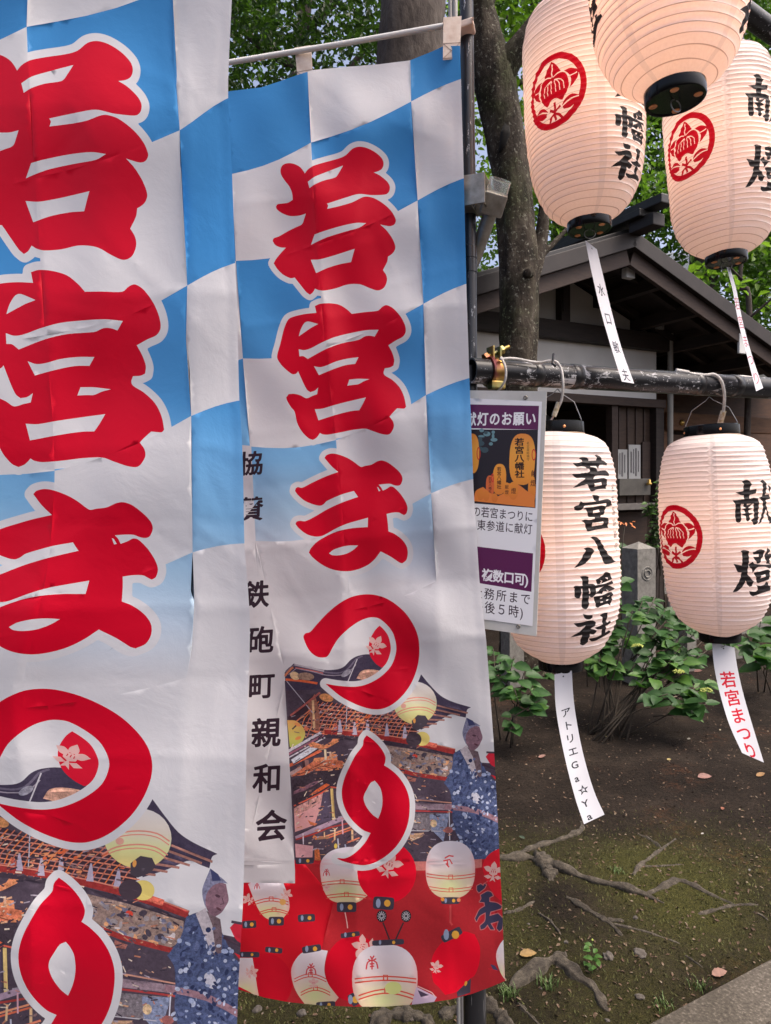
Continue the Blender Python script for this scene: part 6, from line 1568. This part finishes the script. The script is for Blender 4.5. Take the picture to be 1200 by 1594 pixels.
def lantern(label, top, bot, z, spin, power, seed, hang, lean=0.0, zb=None):
    """top/bot: photo pixels of the ends of the paper body; hang: where the wire meets its pipe"""
    a, b = P(*top, z), P(*bot, zb or z)
    axis = (a - b).normalized(); sc = (a - b).length / LH
    view = ((a + b) / 2 - cam.matrix_world.translation).normalized()
    y = (view - axis * view.dot(axis)).normalized()            # local +Y runs away from the viewer
    x = y.cross(axis).normalized()
    M = Matrix((x, y, axis)).transposed().to_4x4() @ Matrix.Rotation(R(spin), 4, 'Z')
    M = Matrix.Translation((a + b) / 2) @ M @ Matrix.Scale(sc, 4)
    t = thing('paper_lantern', label, 'lantern', group='lit paper lanterns of the shrine')
    t.matrix_world = M
    sheet('paper_body', lantern_xyz(lV, seed), lV, lT, lC, PAPER, t, weld=True)
    rt, rb = prof(0) * LH, prof(1) * LH
    h = LH / 2
    o = MB().lathe([(rt - .004, h - .002), (rt + .0005, h - .001), (rt + .001, h + .002), (rt + .0005, h + .0215), (rt - .0015, h + .023), (rt - .005, h + .022), (rt - .005, h - .002)], 48).build('top_rim', LACQ, t, True, auto=40)
    MB().lathe([(rt - .002, h - .003), (rt + .002, h - .0025), (rt + .002, h - .0005), (rt - .002, h)], 48).build('trim_ring', RIM, o, True)
    for k in range(4):
        w = R(20 + 90 * k); p = Vector((math.sin(w) * (rt + .0006), -math.cos(w) * (rt + .0006), h + .010)); d = Vector((math.sin(w), -math.cos(w), 0))
        M2, l = hollow(p, p + d * .0016, 0, 0); MB().lathe([(.0028, 0), (.0022, l), (0, l * 1.2)], 12, M2).build('nail_head', RIVET, o, True)
    o = MB().lathe([(0, -h - .0155), (rb - .004, -h - .0155), (rb - .003, -h - .017), (rb, -h - .0172), (rb + .0012, -h - .015), (rb + .0012, -h + .001), (rb - .001, -h + .002)], 48).build('bottom_rim', LACQ, t, True, auto=40)
    for k in range(4):
        w = R(35 + 90 * k); p = Vector((math.sin(w) * rb * .74, -math.cos(w) * rb * .74, -h - .0160))
        MB().lathe([(0, -.0008), (.0058, -.0008), (.0064, 0)], 16, Matrix.Translation(p)).build('vent_hole', RIVET, o, True)
    mb = MB(); ring = [Vector((.011 * math.cos(u), 0, -h - .0235 + .009 * math.sin(u))) for u in np.linspace(0, 2 * np.pi, 19)]
    mb.tube(ring, .0010, 6, cap=False); mb.build('hook_ring', WIRE, o, True)
    # bail wire to its pipe
    hp = M.inverted() @ Vector(hang)
    mb = MB()
    for s_ in (-1, 1):
        e = Vector((s_ * rt * .92, 0, h + .006))
        p1 = Vector((e.x * 1.0, 0, h + .028)); p2 = Vector((e.x * .72 + hp.x * .28, hp.y * .4, h + .028 + (hp.z - h - .028) * .55))
        mb.tube([e, p1, p2, Vector((hp.x * .85 + e.x * .15, hp.y * .8, h + .028 + (hp.z - h - .028) * .86)), hp], .0010, 6)
    mb.build('bail_wire', WIRE, t, True)
    bl = MB().lathe([(0, -.03), (.016, -.026), (.026, -.010), (.027, .004), (.016, .026), (.011, .04), (.011, .075), (0, .075)], 20, Matrix.Translation((0, 0, .07))).build('bulb', BULB, t, True)
    ld = bpy.data.lights.new('lantern_light', 'POINT'); ld.energy = power; ld.color = (1, .54, .30); ld.shadow_soft_size = .035 * sc
    lo = bpy.data.objects.new('lantern_light', ld); COL.objects.link(lo); lo.parent = t; lo.location = (0, 0, .03)
    bl.visible_shadow = True
    return t
def ph(t, dz=-.026): return pA + dP * t + Vector((0, 0, dz))
LPW = 0.42
lan_ll = lantern('lit lantern half behind the purple notice, five black characters down its side', LL_T, LL_B, 1.43, 0, LPW * .72, 1, ph(on_pipe(868)))
lan_lr = lantern('lit lantern hanging before the orange wooden wall, two black characters right of its crest', LR_T, LR_B, 1.59, 178, LPW * .66, 2, ph(on_pipe(1104)))
lan_ul = lantern('lit lantern over the dark roof ridge, large crest and two characters showing', (900, 8), (917, 346), 1.42, 15, LPW * 1.1, 3, uB + dU * -.02)
lan_ur = lantern('lit lantern high at the right edge, crest and two cut-off characters', (1115, 92), (1130, 398), 1.585, 186, LPW * 1.0, 4, uB + dU * .30)
lan_top = lantern('frontmost glowing lantern cut by the top edge, bare lower half showing', (1016, -318), (1050, 140), 1.06, 55, LPW * 2.6, 5, fA)

# ------------------------------------------------------------------ cords
def cord(name, pts, r, label, cat='cord', m=CORD, n=10):
    q = smooth(np.array([tuple(p) for p in pts])[:, :2], False) if 0 else pts
    # 3D Catmull-Rom
    p = [Vector(v) for v in pts]; out = []
    for i in range(len(p) - 1):
        p0, p1, p2, p3 = p[max(i - 1, 0)], p[i], p[i + 1], p[min(i + 2, len(p) - 1)]
        for k in range(6):
            s = k / 6
            out.append(.5 * ((2 * p1) + (p2 - p0) * s + (2 * p0 - 5 * p1 + 4 * p2 - p3) * s * s + (3 * p1 - p0 - 3 * p2 + p3) * s ** 3))
    out.append(p[-1])
    return tag(MB().tube(out, r, n).build(name, m, smooth=True, auto=50), label, cat)
zc = 1.36
c1 = cord('power_cord', [P(778, 559, 1.335), P(800, 558, 1.35), P(835, 564, 1.365), P(862, 562, 1.365), P(873, 574, 1.36), P(876.5, 600, 1.355), P(874, 622, 1.365), P(869, 634, 1.375)], .0026, 'white cord looping off the pipe down to the lantern beside the notice')
t_ = MB().tube([P(870, 626, 1.372), P(862, 648, 1.378)], .0048, 12).build('joint_sleeve', CLEARP, smooth=True, auto=50); world_mesh_under(t_, c1)
t_ = MB().tube([P(862.5, 646, 1.378), P(855.5, 658, 1.385), P(855, 668, 1.387)], .0019, 8).build('lead', mat('pale lead', C(206,180,166), .5), smooth=True); world_mesh_under(t_, c1)
t_ = MB().tube([P(862, 551, 1.36), P(860, 566, 1.345), P(865, 570, 1.34)], .0026, 8).build('tie_tail', TAPE, smooth=True); world_mesh_under(t_, c1)
c2 = cord('power_cord', [P(1053, 577, 1.53), P(1072, 581, 1.53), P(1096, 584, 1.54), P(1112, 583, 1.545), P(1123, 594, 1.545), P(1127.5, 615, 1.55), P(1126, 640, 1.565), P(1122, 661, 1.58)], .0034, 'white cord bending over the pipe into the lantern with two characters')
t_ = MB().tube([P(1052, 577, 1.53), P(1072, 580.5, 1.53)], .0052, 12).build('cord_end', CORD, smooth=True, auto=50); world_mesh_under(t_, c2)
t_ = MB().tube([P(1126, 640, 1.565), P(1120, 662, 1.582)], .0062, 12).build('joint_sleeve', CLEARP, smooth=True, auto=50); world_mesh_under(t_, c2)
cord('power_cord', [P(1128, 588, 1.58), P(1150, 586, 1.59), P(1175, 589, 1.61), P(1215, 596, 1.64)], .0034, 'white cable lying along the pipe out past the right edge')
cord('hanging_string', [P(726, 618, 1.372), P(742, 623, 1.368), P(758, 624, 1.366)], .0018, 'thin white twisted string holding the notice corner', 'string')
cord('hanging_string', [P(780, 556, 1.34), P(787, 573, 1.325), P(786, 592, 1.325), P(777, 607, 1.345), P(772, 612, 1.36)], .0022, 'white string wound over the clamp end of the pipe', 'string')

# ------------------------------------------------------------------ paper strips under the lanterns
PRT = mat('printed paper', rough=.6, spec=.25)
_a = N(PRT, 'ShaderNodeAttribute', attribute_name='print'); L(PRT, _a.outputs['Color'], bsdf(PRT).inputs['Base Color'])
_t = N(PRT, 'ShaderNodeBsdfTranslucent'); L(PRT, _a.outputs['Color'], _t.inputs[0]); _ms = N(PRT, 'ShaderNodeMixShader'); _ms.inputs[0].default_value = .22
L(PRT, bsdf(PRT).outputs[0], _ms.inputs[1]); L(PRT, _t.outputs[0], _ms.inputs[2]); L(PRT, _ms.outputs[0], PRT.node_tree.nodes['Material Output'].inputs[0])
PAPW = (.65, .65, .69)
def strip(label, left, right, zl, zr, chars, color, top_margin, step, cw, off=.02, extra=None):
    """left/right: pixel edges from top to bottom, zl/zr depths along them; chars written downwards"""
    L_ = smooth(np.array(left, float), False, 60, 8); R_ = smooth(np.array(right, float), False, 60, 8)
    n = len(L_)
    ln = np.concatenate([[0], np.cumsum(np.linalg.norm(np.diff((L_ + R_) / 2, axis=0), axis=1))]); wd = np.linalg.norm(R_[0] - L_[0])
    art = Art(np.array([(0, 0), (wd, 0), (wd, ln[-1]), (0, ln[-1])]))
    for i, ch in enumerate(chars):
        if ch != ' ': art.add(put(ch, (wd / 2, top_margin + step * i), cw[0], cw[1], off), color)
    art.add(ell(wd * .5, 6, 1.3, 1.3, n=10), (.08, .08, .08))
    if extra: extra(art, wd, ln[-1])
    V, T, c = art.build(5, PAPW)
    s = V[:, 0] / wd; t = V[:, 1]
    lx, ly = np.interp(t, ln, L_[:, 0]), np.interp(t, ln, L_[:, 1]); rx, ry = np.interp(t, ln, R_[:, 0]), np.interp(t, ln, R_[:, 1])
    u = t / ln[-1]
    za = np.interp(u, np.linspace(0, 1, len(zl)), zl); zb_ = np.interp(u, np.linspace(0, 1, len(zr)), zr)
    V3 = PN(lx + (rx - lx) * s, ly + (ry - ly) * s, za + (zb_ - za) * s + .002 * np.sin(s * 3.14))
    o = sheet('paper_strip', V3, V, T, c, PRT)
    return tag(o, label, 'paper strip', 'paper strips hung below the lanterns')
strip('white strip lettered in katakana and Latin letters, curling in the wind above the roots', [(863,1050),(865,1100),(873,1150),(884,1200),(897,1248),(909,1283)], [(890,1044),(893,1090),(901,1142),(912,1190),(926,1235),(941,1268)], [1.385,1.37,1.35,1.34], [1.385,1.385,1.37,1.36], 'アトリエGa☆Ya', (.03,.03,.04), 62, 20.6, (15.5, 15), .018)
strip('white strip with red hand lettering below the lantern on the right', [(1108,999),(1112,1040),(1122,1085),(1136,1130),(1155,1172)], [(1143,1008),(1148,1040),(1157,1080),(1170,1125),(1189,1187)], [1.58,1.57,1.55,1.55], [1.60,1.59,1.58,1.57], '若宮まつり', K(176,18,42), 55, 29, (25, 27), .018)
strip('long white strip with black brush characters hanging in front of the dark gable', [(911,374),(920,420),(934,480),(951,540),(968,594)], [(929,388),(939,430),(952,485),(967,540),(987,597)], [1.42,1.41,1.39,1.37], [1.435,1.44,1.42,1.40], '水口敏夫', (.03,.03,.05), 72, 46, (13, 21), .012)
strip('narrow strip seen almost edge-on crossing the pipe under the highest right lantern', [(1131,416),(1140,450),(1149,500),(1163,555),(1177,609)], [(1136,416),(1146,450),(1156,500),(1171,555),(1188,604)], [1.57,1.56,1.53,1.51], [1.61,1.60,1.58,1.55], '若宮まつり', K(150,70,84), 58, 30, (6, 22), .0)
# ------------------------------------------------------------------ notice board under the pipe
cS = lambda p: crop(p, 3.796, 720, 580)
notice = thing('notice_board', 'laminated notice with purple headings and a photo of glowing lanterns, hung from the pipe', 'notice', P(740, 800, 1.40))
TLx = (600, 606)
bq = np.array([TLx, (851, 609), (835, 990.5), (600, 957)], float)
def zS(px, py): return 1.288 + .00042 * (850 - px)
mb = MB(); pts = [P(x, y, zS(x, y)) for x, y in bq]; nB = (pts[1] - pts[0]).cross(pts[3] - pts[0]).normalized()
if nB.y > 0: nB = -nB
CW = Vector((0, 0, CAM_H))
def onB(px, py):
    v = PN(px, py, 1.0) - np.array(CW); k = (pts[1] - CW).dot(nB) / (v @ np.array(nB)); return v * k[..., None] + np.array(CW)
pts = [Vector(onB(np.array([x]), np.array([y]))[0]) for x, y in bq]
mb.prism([p - nB * .0005 for p in pts], -nB * .0035)
world_mesh_under(mb.build('board', noisy('laminate board', [(.3, C(186,184,176)), (.7, C(206,204,198))], 20, .3, bs=0)), notice)
iq = np.array([(606, 614), tuple(cS([(470,172)])[0]), tuple(cS([(414,1497)])[0]), (606, 944)], float)
sa = Art(iq)
PURP = K(84, 28, 72)
lin2 = lambda a, b, t: (a[0] + (b[0] - a[0]) * t, a[1] + (b[1] - a[1]) * t)
sa.add(np.concatenate([[(612, 627)], cS([(452,197),(447,338)]), [(612, 664)]]), PURP)
line(sa, '献灯のお願い', (733, 652.3), (826, 651.5), 17.5, 22, K(226,222,226), .03, -.03)
ph_q = np.concatenate([[(640, 668)], cS([(446,338),(431,801)]), [(640, 776)]])
sa.add(ph_q, K(34, 28, 34))
for k_ in range(16):
    x, y = 738 + rng.random() * 36, 668 + rng.random() * 34
    sa.add(ell(x, y, 2 + rng.random() * 4, 1.5 + rng.random() * 3), K(96,130,136) if k_ % 2 else K(56,74,80), .6)
LO = lerpstops([(670, K(206,120,52)), (700, K(224,150,60)), (740, K(226,140,50)), (790, K(190,96,40))])
sa.add(ell(735, 706, 11, 31, 0, 28, 2.6), LO); sa.add(ell(813, 715, 20, 40, 2, 30, 2.7), LO); sa.add(ell(809, 757, 8, 2.6, 5), K(40,24,20)); sa.add(ell(777.5, 746, 10.5, 24, 2, 28, 2.6), LO); sa.add(ell(763, 756, 6.5, 16, 0, 24, 2.6), K(196,96,50)); sa.add(ell(828, 762, 6, 24), LO)
sa.add(smooth(np.array([(738,776),(741,764),(752,758),(764,768),(772,774),(786,766),(790,752),(806,754),(820,764),(832,772),(832.5,790),(738,780)])), K(206,118,52))
for cx, cy, rx, ry in ((789, 762, 6, 11), (799, 764, 8, 14), (748, 770, 5, 9), (757, 772, 5, 8), (770, 775, 5, 7)): sa.add(ell(cx, cy, rx, ry), LO)
for i, ch in enumerate('若宮八幡社'):
    sa.add(put(ch, (808.5 + .1 * i, 688 + 12.5 * i), 15, 12.5, .03), K(36,18,14)); sa.add(put(ch, (777 , 730 + 7 * i), 7, 7, .02), K(60,26,14))
    sa.add(put(ch, (763, 745 + 5 * i), 5, 5, .01), K(70,30,18))
for i, ch in enumerate('名古屋総鎮守'): sa.add(put(ch, (822, 690 + 5 * i), 4.6, 5, 0), K(70,36,20))
for ch, x, y, s in (('献',831,737,9),('燈',830,752,9),('献',789,758,6),('燈',789,766,6),('燈',799.5,764,8)): sa.add(put(ch, (x, y), s, s * 1.2, .01), K(70,30,16))
sa.add([ell(831, 708, 3.4, 9), ell(831, 708, 2.2, 7)], K(190,40,36)); sa.add([ell(745, 706, 3, 10), ell(745, 706, 1.6, 8)], K(190,50,36)); sa.add([ell(767, 744, 2.2, 7), ell(767, 744, 1.2, 5)], K(190,50,40))
line(sa, 'の若宮まつりに', (742, 796), (823.5, 804), 13.6, 17.5, INK, .008, -.04)
line(sa, '、東参道に献灯', (735, 816), (822, 823.5), 14, 17.5, INK, .008, -.04)
sa.add(np.concatenate([[(640, 838)], cS([(417,1068),(407,1295)]), [(640, 890)]]), PURP)
line(sa, '(複数口可)', (742, 893), (826, 903), 17.5, 20, K(222,214,224), .03, -.05)
line(sa, '社務所まで', (743, 922), (818, 932), 16.5, 19, INK, .008, -.05)
line(sa, '午後５時)', (744, 943), (818, 954), 17, 20, INK, .008, -.05)
sV, sT, sC = sa.build(9, K(214, 213, 214))
V3 = onB(sV[:, 0], sV[:, 1])
GLP = mat('laminated print', rough=.35, spec=.4); _a = N(GLP, 'ShaderNodeAttribute', attribute_name='print'); L(GLP, _a.outputs['Color'], bsdf(GLP).inputs['Base Color'])
o = sheet('printed_sheet', V3 + np.array(nB) * .0012, sV, sT, sC, GLP); world_mesh_under(o, notice)
for x, y in ((818, 619), (807, 975)):
    c = P(x, y, zS(x, y)) + nB * .001; M, l = hollow(c, c + nB * .002, 0, 0)
    world_mesh_under(MB().lathe([(.004, 0), (.0035, l), (.0018, l), (.0016, 0)], 14, M).build('eyelet', STEEL, smooth=True), notice)
